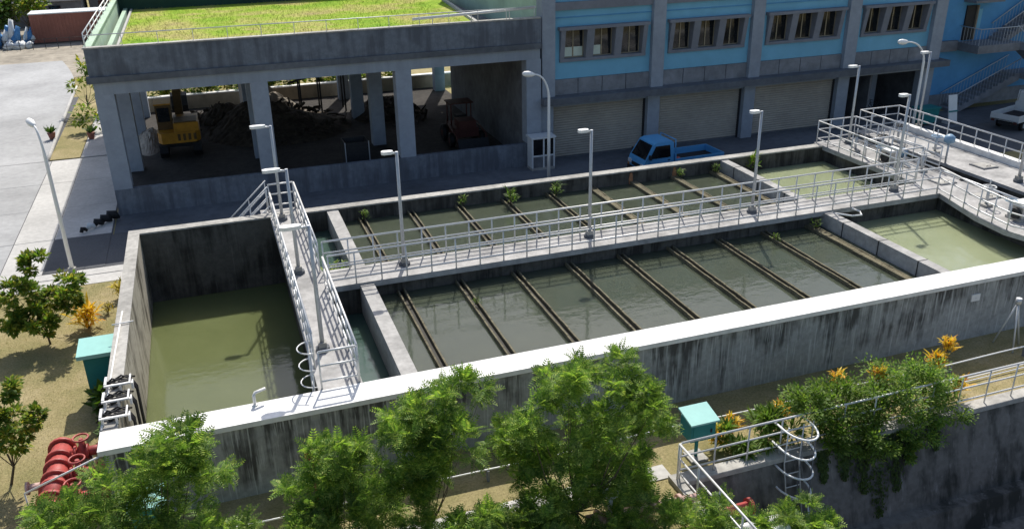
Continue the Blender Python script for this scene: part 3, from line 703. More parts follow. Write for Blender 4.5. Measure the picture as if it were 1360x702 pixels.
for k in range(420):
    hx, hy, rx, ry, hh = [(7.6, 37.2, 4.4, 4.2, 1.5), (3.6, 38.8, 3, 3, 1.2), (14.8, 37.5, 2.4, 3.2, .8)][k % 3]
    a_, q = r.uniform(0, 6.28), math.sqrt(r.uniform(0, 1)); x, y = hx+rx*q*math.cos(a_), hy+ry*q*math.sin(a_); z = hh*max(0, 1-q)**.8*r.uniform(.6, 1.2)
    L_, W_ = r.uniform(.15, .9), r.uniform(.05, .22); d = Vector(sph(r, 1)[0]); d.z *= .5; d.normalize()
    b_.tube([Vector((x, y, z+.05))-d*L_*.5, Vector((x, y, z+.05))+d*L_*.5], W_*.5, 4)
b_.smooth = False; b_.build('debris_scraps', 'debris', kind='stuff', label='loose scraps of wood and branches strewn over the debris heaps', cat='debris')
cv = thing('conveyor_frame', 'dark steel conveyor trestle at the back of the shed', 'conveyor', (12, 40.5, 0))
for x in (9.3, 10.6, 12.2, 14.2):
    for y in (39.8, 41.0): MB().tube([(x, y, 0), (x, y, 2.2+(x-9)*.22)], .06, 6).build('leg', 'dark_steel', cv)
for y in (39.8, 41.0):
    MB().tube([(8.6, y, 2.2), (15.5, y, 3.7)], .07, 6).build('beam', 'dark_steel', cv); MB().tube([(8.6, y, 2.6), (15.5, y, 4.1)], .04, 6).build('guard_rail', 'dark_steel', cv)
MB().add([(8.6, 39.9, 2.32), (15.5, 39.9, 3.8), (15.5, 40.9, 3.8), (8.6, 40.9, 2.32)], [(0, 1, 2, 3), (3, 2, 1, 0)]).build('belt', 'black_rubber', cv)
fn = thing('tarpaulin_bundle', 'dark crumpled tarpaulin bundle lying in the shade by the shed corner', 'tarpaulin', (-1.7, 22.3, 0))
r = np.random.default_rng(2)
for k in range(5):
    cx, cy = -1.45-k*.28, 22.75-k*.32; rr = .42-.06*k
    pts = [(cx-.5*rr, cy, .12), (cx-.2*rr, cy+.1, .2+.3*rr), (cx+.3*rr, cy+.15, .15+.3*rr), (cx+.7*rr, cy+.2, .1)]
    MB().tube(pts, [.08, rr*.55, rr*.5, .06], 9).build('fold', 'black_rubber' if k != 3 else 'tarp_white', fn)

# ------------------------------------------------------------------ machines on the right platforms
def scraper_drive(label, x, y):
    t = thing('scraper_drive', label, 'machine', (x, y, T), 'scraper drive units')
    B(x-.45, x+.5, y-.35, y+.35, T, T+.1).build('bed_plate', 'cap_concrete', t)
    B(x-.35, x+.25, y-.28, y+.28, T+.1, T+.55).build('gearbox', 'machine_cream', t)
    B(x-.42, x+.32, y-.34, y+.34, T+.55, T+.64).build('cover', 'white_plastic', t)
    MB().tube([(x+.28, y, T+.38), (x+.34, y, T+.38), (x+.72, y, T+.38), (x+.78, y, T+.38)], [.12, .19, .19, .1], 14).build('motor', 'machine_blue', t)
    for k in range(5): MB().tube([(x+.38+k*.07, y, T+.38), (x+.4+k*.07, y, T+.38)], .215, 14).build('cooling_fin', 'machine_blue', t)
    MB().tube([(x-.55, y-.1, T+.3), (x-.42, y-.1, T+.3)], .2, 14).build('chain_wheel', 'dark_steel', t)
    MB().tube([(x-.6, y+.1, T+.1), (x-.6, y+.1, T+.75)], .04, 8).build('spindle', 'lamp_metal', t)
    MB().tube([(x-.6+.2*math.cos(a), y+.1+.2*math.sin(a), T+.76) for a in np.linspace(0, 2*math.pi, 17)], .02, 6, False).build('handwheel', 'machine_blue', t)
    MB().tube([(x+.1, y-.3, T+.2), (x+.1, y-.75, T+.14), (x+.1, y-1.1, T+.05)], .06, 8).build('drive_shaft', 'galvanised', t)
    return t
scraper_drive('blue and cream drive unit beside the back right pool', 32.35, 11.2)
scraper_drive('blue and cream drive unit beside the front right pool at the picture edge', 31.9, 3.7)
def gate_valve(x, y, label, m='dark_steel', h=.8, m2=None):
    t = thing('sluice_gate_spindle', label, 'valve', (x, y, T), 'sluice gate spindles')
    B(x-.18, x+.18, y-.18, y+.18, T, T+.1).build('base', 'cap_concrete', t)
    MB().tube([(x, y, T+.1), (x, y, T+h)], .06, 8).build('pillar', m2 or 'lamp_metal', t)
    MB().tube([(x+.24*math.cos(a), y+.24*math.sin(a), T+h) for a in np.linspace(0, 2*math.pi, 17)], .026, 6, False).build('handwheel', m, t)
    for a in (0, math.pi/2): MB().tube([(x-.24*math.cos(a), y-.24*math.sin(a), T+h), (x+.24*math.cos(a), y+.24*math.sin(a), T+h)], .015, 5).build('spoke', m, t)
    MB().tube([(x, y, T+h), (x, y, T+h+.3)], .025, 6).build('spindle', 'galvanised', t)
gate_valve(32.0, 13.2, 'dark handwheel on the corner platform by the back right pool')
gate_valve(35.0, 13.8, 'dark handwheel on the outer platform beside the white pipe')
gate_valve(32.6, 9.6, 'handwheel between the drive unit and the walkway crossing', 'galvanised')
gate_valve(36.5, 5.8, 'handwheel near the right edge beside the lamp post', 'galvanised')
gate_valve(33.0, 12.6, 'dark handwheel between the back drive unit and the corner platform')
gate_valve(35.2, 11.6, 'handwheel beside the pale blue sensor housing', 'machine_blue')
gate_valve(31.7, 5.2, 'handwheel near the bend of the front right railing', 'galvanised')
for k, (x, y, lab) in enumerate(((32.4, 8.2, 'steel hatch cover at the crossing of the walkways'), (35.7, 9.2, 'steel hatch cover in the middle of the outer platform'), (32.6, 6.1, 'steel hatch cover near the bend of the right platform'))):
    t = thing('hatch_cover', lab, 'hatch', (x, y, T), 'hatch covers on the platforms')
    B(x-.42, x+.42, y-.42, y+.42, T, T+.035).build('frame', 'ledge_concrete', t); B(x-.36, x+.36, y-.36, y+.36, T+.035, T+.05).build('plate', 'cap_concrete', t)
    MB().tube([(x-.1, y-.25, T+.05), (x-.1, y-.25, T+.1), (x+.1, y-.25, T+.1), (x+.1, y-.25, T+.05)], .012, 5).build('handle', 'dark_steel', t)
t = thing('lifting_frame', 'galvanised portal frame over the drive units by the back right pool', 'frame', (32.5, 12.0, T))
for x in (31.75, 33.2):
    for y in (12.2, 10.3): MB().tube([(x, y, T), (x, y, T+.85)], .04, 6).build('leg', 'galvanised', t)
for y in (12.2, 10.3): MB().tube([(31.75, y, T+.85), (33.2, y, T+.85)], .04, 6).build('cross_beam', 'galvanised', t)
for x in (31.75, 33.2): MB().tube([(x, 12.2, T+.85), (x, 10.3, T+.85)], .035, 6).build('long_beam', 'galvanised', t)
t = thing('cable_conduit', 'grey cable conduit running along the inner edge of the right platform', 'pipe', (33.2, 8, T))
MB().tube([(33.3, 1.2, T+.08), (33.3, 14.6, T+.08)], .05, 8).build('conduit', 'lamp_metal', t)
for y in range(2, 15, 2): B(33.2, 33.4, y-.05, y+.05, T, T+.06).build('saddle_clip', 'dark_steel', t)
lc = thing('level_sensor', 'post with a round pale blue housing on the outer platform', 'sensor', (34.5, 10.2, T))
MB().tube([(34.5, 10.2, T), (34.5, 10.2, T+.95)], .045, 8).build('post', 'lamp_metal', lc)
MB().tube([(34.5, 10.2, T+.9), (34.5, 10.2, T+.98), (34.5, 10.2, T+1.2), (34.5, 10.2, T+1.32)], [.1, .24, .24, .08], 12).build('housing', 'machine_blue', lc)
lf = thing('hose_coil', 'white hose loop hanging into the front right pool by the partition', 'hose', (26.6, 6.8, 2.0))
MB().tube([(25.9, 7.04, 2.1), (26.0, 6.8, 2.12), (26.5, 6.55, 2.05), (27.0, 6.6, 2.0), (27.1, 6.85, 2.05), (26.9, 7.04, 2.12)], .035, 8).build('hose', 'white_plastic', lf)
MB().tube([(26.9, 7.02, 2.08), (26.9, 7.06, 2.16)], .05, 8).build('clip', 'galvanised', lf)

# ------------------------------------------------------------------ fittings on the left wall
for k, y in enumerate((1.35, 2.15, 2.95)):
    t = thing('pump_bracket', ('white steel bracket on the left wall nearest the front corner', 'middle white steel bracket on the left wall', 'white steel bracket on the left wall farthest from the front')[k], 'bracket', (.3, y, T), 'white brackets with hoses on the left wall')
    B(-.02, .62, y-.28, y-.22, T+.18, T+.22).build('frame_bar', 'white_plastic', t)
    B(.58, .62, y-.22, y+.2, T+.18, T+.22).build('frame_bar', 'white_plastic', t)
    B(-.02, .04, y-.22, y+.2, T+.18, T+.24).build('frame_bar', 'galvanised', t)
    for x in (.02, .34): B(x, x+.05, y-.27, y-.23, T, T+.18).build('leg', 'galvanised', t)
    B(.62, .67, y-.2, y+.0, T-.02, T+.16).build('bracket_plate', 'white_plastic', t)
    for q in range(5):
        x = .06+q*.11; dy = .05*q-.08
        MB().tube([(-.12+.02*q, y+dy, T+.03), (x, y+dy+.04, T+.2+.06*(q % 2)), (x+.2, y+dy, T+.16), (.6, y-.1+.04*q, T+.2), (.72, y-.1+.05*q, T-.1), (.70, y-.1+.05*q, -.9)], .026, 6).build('hose', 'black_rubber', t)
    MB().tube([(.15, y-.1, T+.04), (.42, y-.02, T+.1), (.42, y+.1, T+.1)], .05, 8).build('coupling', 'dark_steel', t)
wp_ = thing('water_hose', 'thin white pipe lying along the top of the left wall', 'pipe', (.1, 4, T))
MB().tube([(.02, .9, T+.03), (.06, 2.5, T+.03), (.08, 4.5, T+.03), (.14, 7.6, T+.03)], .025, 6).build('pipe', 'white_plastic', wp_)
MB().tube([(-.1, 6.7, T+.05), (.5, 6.75, T+.05)], .022, 6).build('cross_pipe', 'white_plastic', wp_)
sp_ = thing('sampling_pipe', 'small white bent pipe standing on the front rim of the deep pool', 'pipe', (3.6, .8, T))
MB().tube([(3.6, .75, T), (3.6, .75, T+.28), (3.64, .78, T+.34), (3.9, .9, T+.34)], .04, 8).build('pipe', 'white_plastic', sp_)
MB().tube([(3.6, .75, T), (3.6, .75, T+.03)], .08, 10).build('flange', 'white_plastic', sp_)
cg = thing('caged_ladder', 'caged steel ladder going down into the deep pool from the left walkway', 'ladder', (5.15, 1.4, T))
for q, z in enumerate((T+1.0, T+.5, T, T-.6, T-1.3, T-2.0)):
    MB().tube([(5.2-.38*math.sin(a), 1.4-.36*math.cos(a), z) for a in np.linspace(0, math.pi, 11)], .018, 6).build('hoop', 'galvanised', cg)
for y in (1.1, 1.7): MB().tube([(5.12, y, T+1.0), (5.12, y, -.9)], .022, 6).build('stile', 'galvanised', cg)
for k in range(11): MB().tube([(5.12, 1.1, T-.1-k*.28), (5.12, 1.7, T-.1-k*.28)], .014, 5).build('rung', 'galvanised', cg)
fl = thing('floating_foam', 'pinkish lump of foam floating in the deep left pool', 'float', (2.6, 13.4, -.95))
MB().tube([(2.42, 13.4, -.93), (2.5, 13.4, -.9), (2.68, 13.42, -.88), (2.8, 13.43, -.92)], [.03, .1, .12, .03], 9).build('lump', 'foam_float', fl)
B(2.52, 2.6, 13.33, 13.4, -.84, -.77).build('knob', 'foam_float', fl)

# ------------------------------------------------------------------ cabinets and red pipework
tb = thing('control_cabinet', 'tall teal control cabinet with pale lid beside the left wall', 'cabinet', (-.65, 6.6, 0))
MB().prism_y([(-1.0, .1), (-.25, .1), (-.25, 1.6), (-1.0, 1.6)], 6.2, 6.95).build('body', 'teal_paint', tb)
MB().prism_x([(6.0, 1.6), (7.1, 1.6), (7.1, 1.78), (6.0, 1.72)], -1.13, -.12).build('lid', 'teal_roof', tb)
B(-.95, -.3, 6.18, 6.199, .2, 1.5).build('door', 'teal_paint', tb); B(-.4, -.36, 6.15, 6.18, .8, .95).build('handle', 'dark_steel', tb)
B(-1.05, -.2, 6.15, 7.0, 0, .1).build('plinth', 'cap_concrete', tb)
def post_box(x, y, label, h=1.0, s=.8):
    t = thing('meter_box', label, 'cabinet', (x, y, 0), 'teal boxes on posts')
    B(x-.25, x+.25, y-.25, y+.25, 0, .06).build('base', 'cap_concrete', t)
    MB().tube([(x, y, .06), (x, y, h)], .05, 8).build('post', 'teal_paint', t)
    B(x-.36, x+.36, y-.28, y+.28, h, h+.55).build('box', 'teal_paint', t)
    MB().prism_x([(y-.36, h+.54), (y+.34, h+.68), (y+.34, h+.73), (y-.36, h+.59)], x-.42, x+.42).build('roof', 'teal_roof', t)
    B(x-.3, x+.3, y-.295, y-.281, h+.06, h+.48).build('door', 'teal_paint', t)
    B(x+.2, x+.24, y-.32, y-.295, h+.22, h+.33).build('handle', 'dark_steel', t)
    return t
post_box(14.5, -2.45, 'teal box on a post at the head of the canal railing', .72)
post_box(.95, -1.0, 'teal box on a post half hidden by the left front tree', .75)
rp = thing('red_manifold', 'thick red flanged pipe manifold on the lawn by the tank corner', 'pipework', (-1.5, 1.9, 0))
X0 = -1.4
def ringtube(p0, p1, r, n=16): return MB().tube([p0, p1], r, n)
ringtube((X0, .35, .58), (X0, 3.1, .58), .27).build('header_pipe', 'red_paint', rp)
for y in (.35, .75, 1.25, 1.6, 2.1, 2.5, 3.05): ringtube((X0, y-.05, .58), (X0, y+.05, .58), .35).build('flange', 'red_paint', rp)
ringtube((X0, .1, .58), (X0, .34, .58), .22).build('end_cap', 'pink_paint', rp)
for k, y in enumerate((2.72, 1.75, .72)):
    ringtube((X0+.2, y, .58), (.05, y, .58), .13, 12).build('branch_pipe', 'red_paint', rp)
    for x in (X0+.36, -.75, -.45): ringtube((x-.03, y, .58), (x+.03, y, .58), .2, 12).build('flange', 'red_paint', rp)
    vv = MB().tube([(X0+.55, y, .5), (X0+.55, y, .66), (X0+.55, y, .8), (X0+.55, y, 1.0)], [.17, .18, .09, .05], 10).build('valve_body', 'red_paint', rp)
    MB().tube([(X0+.55+.19*math.cos(a), y+.19*math.sin(a), 1.02) for a in np.linspace(0, 2*math.pi, 15)], .028, 6, False).build('handwheel', 'red_paint', vv)
    B(X0+.38, X0+.72, y-.1, y+.1, 0, .42).build('pipe_support', 'cap_concrete', rp)
for y in (.95, 2.3): B(X0-.2, X0+.2, y-.12, y+.12, 0, .33).build('pipe_support', 'cap_concrete', rp)
ringtube((X0-.3, 1.55, .58), (X0-.62, 1.55, .58), .1, 10).build('drain_stub', 'pink_paint', rp); ringtube((X0-.6, 1.55, .58), (X0-.66, 1.55, .58), .17, 10).build('flange', 'pink_paint', rp)
wr = thing('white_conduit', 'thin white conduit slanting from the tank corner over the red pipes', 'pipe', (-.9, .6, 1.4))
MB().tube([(-.02, -.03, 2.08), (-1.9, .75, .98)], .026, 6).build('conduit', 'white_plastic', wr)
MB().tube([(-1.9, .75, .98), (-1.9, .75, 0)], .02, 6).build('stake', 'galvanised', wr)
fg = thing('wall_flange', 'dark red round pipe flange on the front wall of the tank', 'pipe', (4.85, 0, .85))
ringtube((4.85, .08, .95), (4.85, -.14, .95), .27, 16).build('flange', 'red_paint', fg); ringtube((4.85, .05, .95), (4.85, -.55, .95), .15, 14).build('pipe', 'red_paint', fg)
MB().tube([(4.85, -.5, .95), (4.85, -.62, .9), (4.85, -.66, .7), (4.85, -.66, 0)], .15, 12).build('elbow', 'red_paint', fg)
pq = thing('wall_plaque', 'small pale plate fixed near the right end of the front wall', 'plate', (26.2, .05, 1.5))
B(26.0, 26.35, .03, .068, 1.42, 1.66).build('plate', 'white_plastic', pq); MB().tube([(26.17, .03, 1.54), (26.17, .02, 1.54)], .03, 8).build('bolt', 'galvanised', pq)
cp = thing('service_pipe', 'thin pale service pipe on low supports along the foot of the front wall', 'pipe', (10, -1.3, 0))
MB().tube([(x, -1.45+.03*math.sin(x), .34) for x in np.linspace(-1, 34, 40)], .022, 8).build('pipe', 'lamp_white', cp)
for x in range(0, 34, 3): B(x-.03, x+.03, -1.5, -1.4, 0, .32).build('pipe_support', 'dado_concrete', cp)
pw = thing('flanged_pipe', 'pale pink flanged pipe lying on the ground under the trees', 'pipework', (12, -4.3, 0))
ringtube((10.6, -4.05, .32), (13.5, -4.25, .32), .10, 14).build('pipe', 'pink_paint', pw)
for x in (10.9, 11.5, 12.3, 13.0): ringtube((x-.05, -4.05-(x-10.6)*.069, .32), (x+.05, -4.05-(x-10.6)*.069, .32), .17, 14).build('flange', 'pink_paint', pw)
MB().tube([(11.2, -4.1, .4), (11.2, -4.1, .95)], .06, 8).build('valve_stem', 'white_plastic', pw)
MB().tube([(11.2+.17*math.cos(a), -4.1+.17*math.sin(a), .95) for a in np.linspace(0, 2*math.pi, 13)], .03, 6, False).build('handwheel', 'white_plastic', pw)
for x in (11.2, 12.7): B(x-.15, x+.15, -4.4, -3.95, 0, .16).build('pipe_support', 'cap_concrete', pw)

# ------------------------------------------------------------------ canal
cw = thing('canal_wall', 'stained concrete canal wall below the railing', 'wall', (20, YC, 0))
MB().prism_x([(YC-.95, -3.3), (YC-.06, .0), (YC+.28, .0), (YC+.28, -3.3)], 13.6, 60).build('wall', 'canal_wall', cw)
B(13.6, 60, YC-.1, YC+.3, .002, .14).build('coping', 'cap_concrete', cw)
MB().prism_x([(YC-1.25, -3.25), (YC-1.05, -2.35), (YC-.5, -2.35), (YC-.5, -3.25)], 13.6, 60).build('footing', 'canal_wall', cw)
B(13.35, 13.6, -12, YC+.3, -3.3, .14).build('end_wall', 'cap_concrete', cw)
railing('railing along the canal wall', [(13.55, YC+.1), (27.5, YC+.1)], .14, 1.08, (1.0, .62, .24), 1.0, .03)
railing('railing beside the head of the canal running toward the camera', [(13.48, YC+.08), (13.48, -8)], .14, 1.08, (1.0, .62, .24), 1.0, .03)
xp = thing('crossing_pipe', 'red and white pipes crossing the head of the canal', 'pipework', (14.2, -4.6, -.4))
ringtube((13.55, -4.3, -.35), (15.0, -4.3, -.35), .14, 12).build('pipe', 'red_paint', xp); ringtube((13.6, -5.0, -.3), (15.4, -5.0, -.3), .11, 12).build('pipe', 'white_plastic', xp)
ringtube((13.6, -5.35, -.3), (15.4, -5.35, -.3), .11, 12).build('pipe', 'white_plastic', xp); ringtube((14.95, -4.3, -.35), (15.05, -4.3, -.35), .22, 12).build('flange', 'red_paint', xp)
cl = thing('canal_ladder', 'white caged ladder hanging down the canal wall', 'ladder', (16.8, -3.6, 0))
for q, z in enumerate((1.15, .55, -.05, -.65, -1.25, -1.85, -2.45)):
    cx, cy = 16.75, YC+.05-.27*max(0, (.1-z))*.2
    pts = [(cx-.42, cy+.1, z)]+[(cx-.42*math.cos(a), cy-.3-.62*math.sin(a), z) for a in np.linspace(0, math.pi, 13)]+[(cx+.42, cy+.1, z)]
    MB().tube(pts, .028, 8).build('hoop', 'lamp_white', cl)
for x in (16.52, 16.98): MB().tube([(x, YC-.2, 1.15), (x, YC-.2, 0), (x, YC-1.0, -3.0)], .018, 6).build('stile', 'galvanised', cl)
for x, dy in ((16.55, -.68), (16.95, -.68)): MB().tube([(x, YC-.05+dy+.0, 1.15), (x, YC-.15+dy, -2.45)], .014, 5).build('cage_strip', 'ledge_concrete', cl)
for k in range(9):
    z = .8-k*.36; y = YC-.2-(max(0, -z))*.267; MB().tube([(16.52, y, z), (16.98, y, z)], .016, 5).build('rung', 'galvanised', cl)
pt = thing('pipe_bundle', 'pair of thin pale pipes lying on the wet ground by the canal railing', 'pipe', (24, -1.6, 0))
for k in range(2): MB().tube([(21.0, -2.0-.12*k, .06), (27.5, -1.9-.15*k, .06)], .018, 6).build('pipe', 'white_plastic', pt)
tr_ = thing('steel_tripod', 'grey steel tripod standing by the front wall at the right edge', 'tripod', (27.0, -.9, 0))
for a in (0, 2.1, 4.2): MB().tube([(27.05, -.8, 1.6), (27.05+.45*math.cos(a), -.8+.45*math.sin(a), 0)], .03, 6).build('leg', 'galvanised', tr_)
MB().tube([(27.05, -.8, 1.55), (27.05, -.8, 1.75)], .09, 8).build('head', 'galvanised', tr_)

# ------------------------------------------------------------------ far left background
ct = thing('red_container', 'long red brown shipping container at the far end of the yard', 'container', (-8.5, 80, 0))
MB().prism_x([(79.2, .1), (81.7, .1), (81.7, 2.85), (79.2, 2.85)], -12.0, -3.5).build('body', 'container_red', ct)
for k in range(26): B(-11.9+k*.32, -11.75+k*.32, 79.16, 79.2, .2, 2.7).build('rib', 'container_red', ct)
B(-12.05, -3.45, 79.1, 81.8, 2.85, 2.95).build('roof', 'tarp_white', ct); B(-12.05, -3.45, 79.12, 79.2, 0, .15).build('sill', 'dark_steel', ct)
wf = thing('site_fence', 'low dark wire fence in front of the red container', 'fence', (-9, 76, 0))
for k in range(12): MB().tube([(-15+k*1.1, 76, 0), (-15+k*1.1, 76, 1.0)], .03, 5).build('post', 'dark_steel', wf)
for z in (.5, .95): MB().tube([(-15, 76, z), (-2.9, 76, z)], .02, 5).build('wire', 'dark_steel', wf)
def bundle(label, m, x, y, w, h, seed, cat='tarpaulin'):
    r = np.random.default_rng(seed); t = thing('tarp_heap', label, cat, (x, y, 0), 'tarps and bags heaped beside the container')
    for k in range(6):
        a = r.uniform(-w/2, w/2); hh = h*r.uniform(.5, 1)
        MB().tube([(x+a-.3, y+r.uniform(-.5, .5), .05), (x+a-.1, y+r.uniform(-.4, .4), hh*.5), (x+a+.15, y+r.uniform(-.4, .4), hh), (x+a+.3, y, hh*.9)], [w*.22, w*.2, w*.12, .04], 7).build('fold', m if k % 3 else 'tarp_white', t)
bundle('blue tarp heap at the left edge of the far yard', 'tarp_blue', -15.3, 78.3, 1.8, 1.9, 1)
bundle('tall blue tarp heap in the middle of the far pile', 'tarp_blue', -13.8, 78.6, 1.6, 2.7, 2)
bundle('low heap of white bags in front of the blue tarps', 'tarp_white', -12.9, 77.2, 1.8, .8, 3, 'bags')
bundle('blue tarp heap touching the red container', 'tarp_blue', -12.4, 79.5, 1.1, 1.7, 4)
for k, (x, y, w, d, h, m, lab) in enumerate(((-13, 92, 9, 6, 4.5, 'roof_grey', 'grey warehouse block behind the red container'), (-2, 95, 12, 7, 5, 'roof_grey', 'dark long warehouse beyond the shed roof'))):
    t = thing('warehouse', lab, 'building', (x, y, 0))
    B(x-w/2, x+w/2, y, y+d, 0, h*.6).build('wall', 'interior_wall', t)
    MB().prism_x([(y-.3, h*.6), (y+d+.3, h*.6), (y+d/2, h)], x-w/2-.3, x+w/2+.3).build('roof', m, t)
    for q in range(3): B(x-w/2+1+q*(w-2)/3, x-w/2+2.2+q*(w-2)/3, y-.05, y-.002, 1, 2.2).build('window', 'dark_glass', t)
    B(x-.8, x+.8, y-.06, y-.003, 0.01, 2.4).build('door', 'machine_red' if k == 0 else 'tarp_blue', t)
oc = thing('orange_banner', 'small orange cloth hanging on the far end of the roof railing', 'cloth', (-1.3, 42, 7.6))
b_ = MB(); n = 6
for k in range(n):
    a0, a1 = 41+k*.25, 41.25+k*.25; w0, w1 = .05*math.sin(k*1.9), .05*math.sin((k+1)*1.9)
    b_.add([(-1.29+w0, a0, 7.8), (-1.29+w1, a1, 7.8), (-1.29+w1, a1, 8.32), (-1.29+w0, a0, 8.32)], [(0, 1, 2, 3)])
b_.build('cloth', 'orange_cloth', oc); MB().tube([(-1.29, 41, 8.33), (-1.29, 42.5, 8.33)], .015, 5).build('cord', 'dark_steel', oc)
def pot(x, y, label, h=.45):
    t = thing('flower_pot', label, 'pot', (x, y, 0), 'pots on the verge')
    MB().tube([(x, y, .03), (x, y, .05), (x, y, h*.8), (x, y, h)], [.14, .15, .22, .25], 12).build('pot', 'container_red', t)
    return t

# ------------------------------------------------------------------ foliage
def leaf_mesh(P, D, N, tmpl_v, tmpl_f, S):
    """P positions, D directions, N normals, S scale -> verts, faces of all leaves"""
    D = D/np.linalg.norm(D, axis=1, keepdims=True); W = np.cross(D, N); W /= np.linalg.norm(W, axis=1, keepdims=True)+1e-9; U = np.cross(W, D)
    tv = np.array(tmpl_v); k = len(tv)
    V = P[:, None, :]+S[:, None, None]*(tv[None, :, 0:1]*D[:, None, :]+tv[None, :, 1:2]*W[:, None, :]+tv[None, :, 2:3]*U[:, None, :])
    n = len(P); F = (np.array(tmpl_f)[None, :, :]+(np.arange(n)*k)[:, None, None]).reshape(-1, 4)
    return V.reshape(-1, 3), F
def quads(name, V, F, m, parent=None, **tags):
    o_ = origin(parent); V = V-np.array(o_)
    me = bpy.data.meshes.new(name); me.vertices.add(len(V)); me.vertices.foreach_set('co', V.astype(np.float32).ravel())
    me.loops.add(F.size); me.loops.foreach_set('vertex_index', F.astype(np.int32).ravel())
    me.polygons.add(len(F)); me.polygons.foreach_set('loop_start', np.arange(0, F.size, 4, dtype=np.int32)); me.polygons.foreach_set('loop_total', np.full(len(F), 4, np.int32))
    me.update(calc_edges=True); me.materials.append(MATS[m]); return link(name, me, parent, **tags)
def feather_template(pairs=7, L=1.0, w=.30, lw=.085):
    v, f = [], []
    for i in range(pairs):
        t = .18+.8*i/(pairs-1); ll = w*math.sin(math.pi*(.2+.72*t))+.06; z = -.28*t*t
        for s in (-1, 1):
            b0 = len(v); v += [(t, 0, z), (t+.04+lw*.5, s*ll*.5, z+.02), (t+.10, s*ll, z-.02), (t+.05-lw, s*ll*.5, z+.015)]; f.append((b0, b0+1, b0+2, b0+3))
    b0 = len(v); v += [(0, -.012, 0), (1, -.006, -.28), (1, .006, -.28), (0, .012, 0)]; f.append((b0, b0+1, b0+2, b0+3))
    return v, f
FEATHER = feather_template()
BROAD = ([(0, 0, 0), (.45, .26, .05), (1, 0, -.12), (.45, -.26, .05)], [(0, 1, 2, 3)])
LONG = ([(0, -.03, 0), (.0, .03, 0), (.55, .09, .12), (.55, -.09, .12), (1, .01, -.05), (1, -.01, -.05)], [(0, 1, 2, 3), (3, 2, 4, 5)])
BLADE = ([(0, -.05, 0), (0, .05, 0), (.6, .035, .03), (.6, -.035, .03), (1, .004, -.1), (1, -.004, -.1)], [(0, 1, 2, 3), (3, 2, 4, 5)])
def crown(lumps, per, tm, size, r, sub=7, up=.35, shell=.55):
    sprd = 1.0 if tm is FEATHER else 2.1
    """lumps (x,y,z,r): each broken into smaller tufts; leaves radiate from every tuft"""
    Ps, Ds = [], []; tufts = []
    for (x, y, z, rad) in lumps:
        c = np.array([x, y, z]); k = max(3, int(sub*rad/.6))
        o = sph(r, k)*(r.uniform(shell, 1.0, (k, 1)))*rad*np.array([1, 1, .8])
        for q in o:
            tc = c+q; tr = rad*r.uniform(.24, .42); tufts.append((tc, tr))
            n = int(per*r.uniform(.7, 1.3)); d = sph(r, n); d[:, 2] = d[:, 2]*.8+up*.7; d += .35*q/np.linalg.norm(q)
            Ps.append(tc+d*tr*r.uniform(.1, .55, (n, 1))*sprd); Ds.append(d)
    P = np.concatenate(Ps); D = np.concatenate(Ds)+r.normal(0, .2, (sum(len(a) for a in Ds), 3)); n = len(P)
    N = np.tile([0, 0, 1.0], (n, 1))+r.normal(0, .35, (n, 3))
    V, F = leaf_mesh(P, D, N, *tm, size*r.uniform(.65, 1.25, n)); return V, F, tufts
def limbs(base, tufts, r, rad, fork, parent, m='bark', every=1, stems=1):
    """trunk from the base to a fork, then limbs curving to the tufts"""
    base = Vector(base); fork = Vector(fork); b_ = MB()
    mid = base.lerp(fork, .5)+Vector((r.uniform(-.1, .1), r.uniform(-.1, .1), 0))
    b_.tube([base, mid, fork], [rad, rad*.8, rad*.62], 8)
    for i, (c, tr) in enumerate(tufts):
        if i % every: continue
        c = Vector(c); s = fork if i % 2 else mid
        m1 = s.lerp(c, .5)+Vector((r.uniform(-.15, .15), r.uniform(-.15, .15), -.12*(c-s).length))
        b_.tube([s, m1, c], [rad*.34, rad*.2, rad*.07], 5, False)
    return b_.build('trunk', m, parent)
def tree(label, base, fork, lumps, per, tm, size, m, seed, name='tree', cat='tree', group=None, rad=.07, sub=7, up=.35, every=4, shell=.55):
    r = np.random.default_rng(seed); t = thing(name, label, cat, base, group)
    V, F, tufts = crown(lumps, per, tm, size, r, sub, up, shell); quads('crown', V, F, m, t); limbs(base, tufts, r, rad*.75, fork, t, every=every); return t
def deep(l, r, d=.55):
    out = []
    for (x, y, z, rad) in l: out.append((x+r.uniform(-.1, .1), y+r.uniform(-d, d), z, rad))
    return out
RT = random.Random(11)
G = 'feathery trees in front of the tank'
kw = dict(tm=FEATHER, m='leaf_feather', group=G, sub=11)
tree('feathery tree in front of the left corner of the tank by the red pipes', (1.2, -3.6, 0), (1.25, -3.3, 1.5), deep([(2.04, -3.2, 3.95, .55), (1.58, -3.2, 3.7, .5), (2.2, -3.1, 3.1, .7), (.69, -3.2, 3.0, .62), (1.3, -3.4, 2.6, .8), (-.2, -3.2, 2.95, .6), (-.6, -3.4, 2.6, .5), (2.45, -3.3, 2.1, .62), (1.7, -3.7, 1.7, .7), (.5, -3.7, 2.1, .65), (-.6, -3.6, 1.9, .6), (2.3, -3.6, 1.2, .55), (1.0, -3.9, 1.2, .6)], RT), 24, size=.31, seed=21, rad=.07, **kw)
tree('low feathery tree under the dark red wall flange', (5.1, -4.1, 0), (5.0, -3.8, 1.1), deep([(5.43, -3.6, 3.2, .42), (4.91, -3.6, 2.8, .6), (5.5, -3.6, 2.3, .7), (4.4, -3.6, 2.35, .55), (4.96, -3.9, 1.6, .8), (5.8, -3.7, 1.4, .6), (4.4, -3.9, 1.5, .6), (5.3, -4.2, .9, .6), (4.0, -4.0, 1.9, .45)], RT), 24, size=.31, seed=22, rad=.06, **kw)
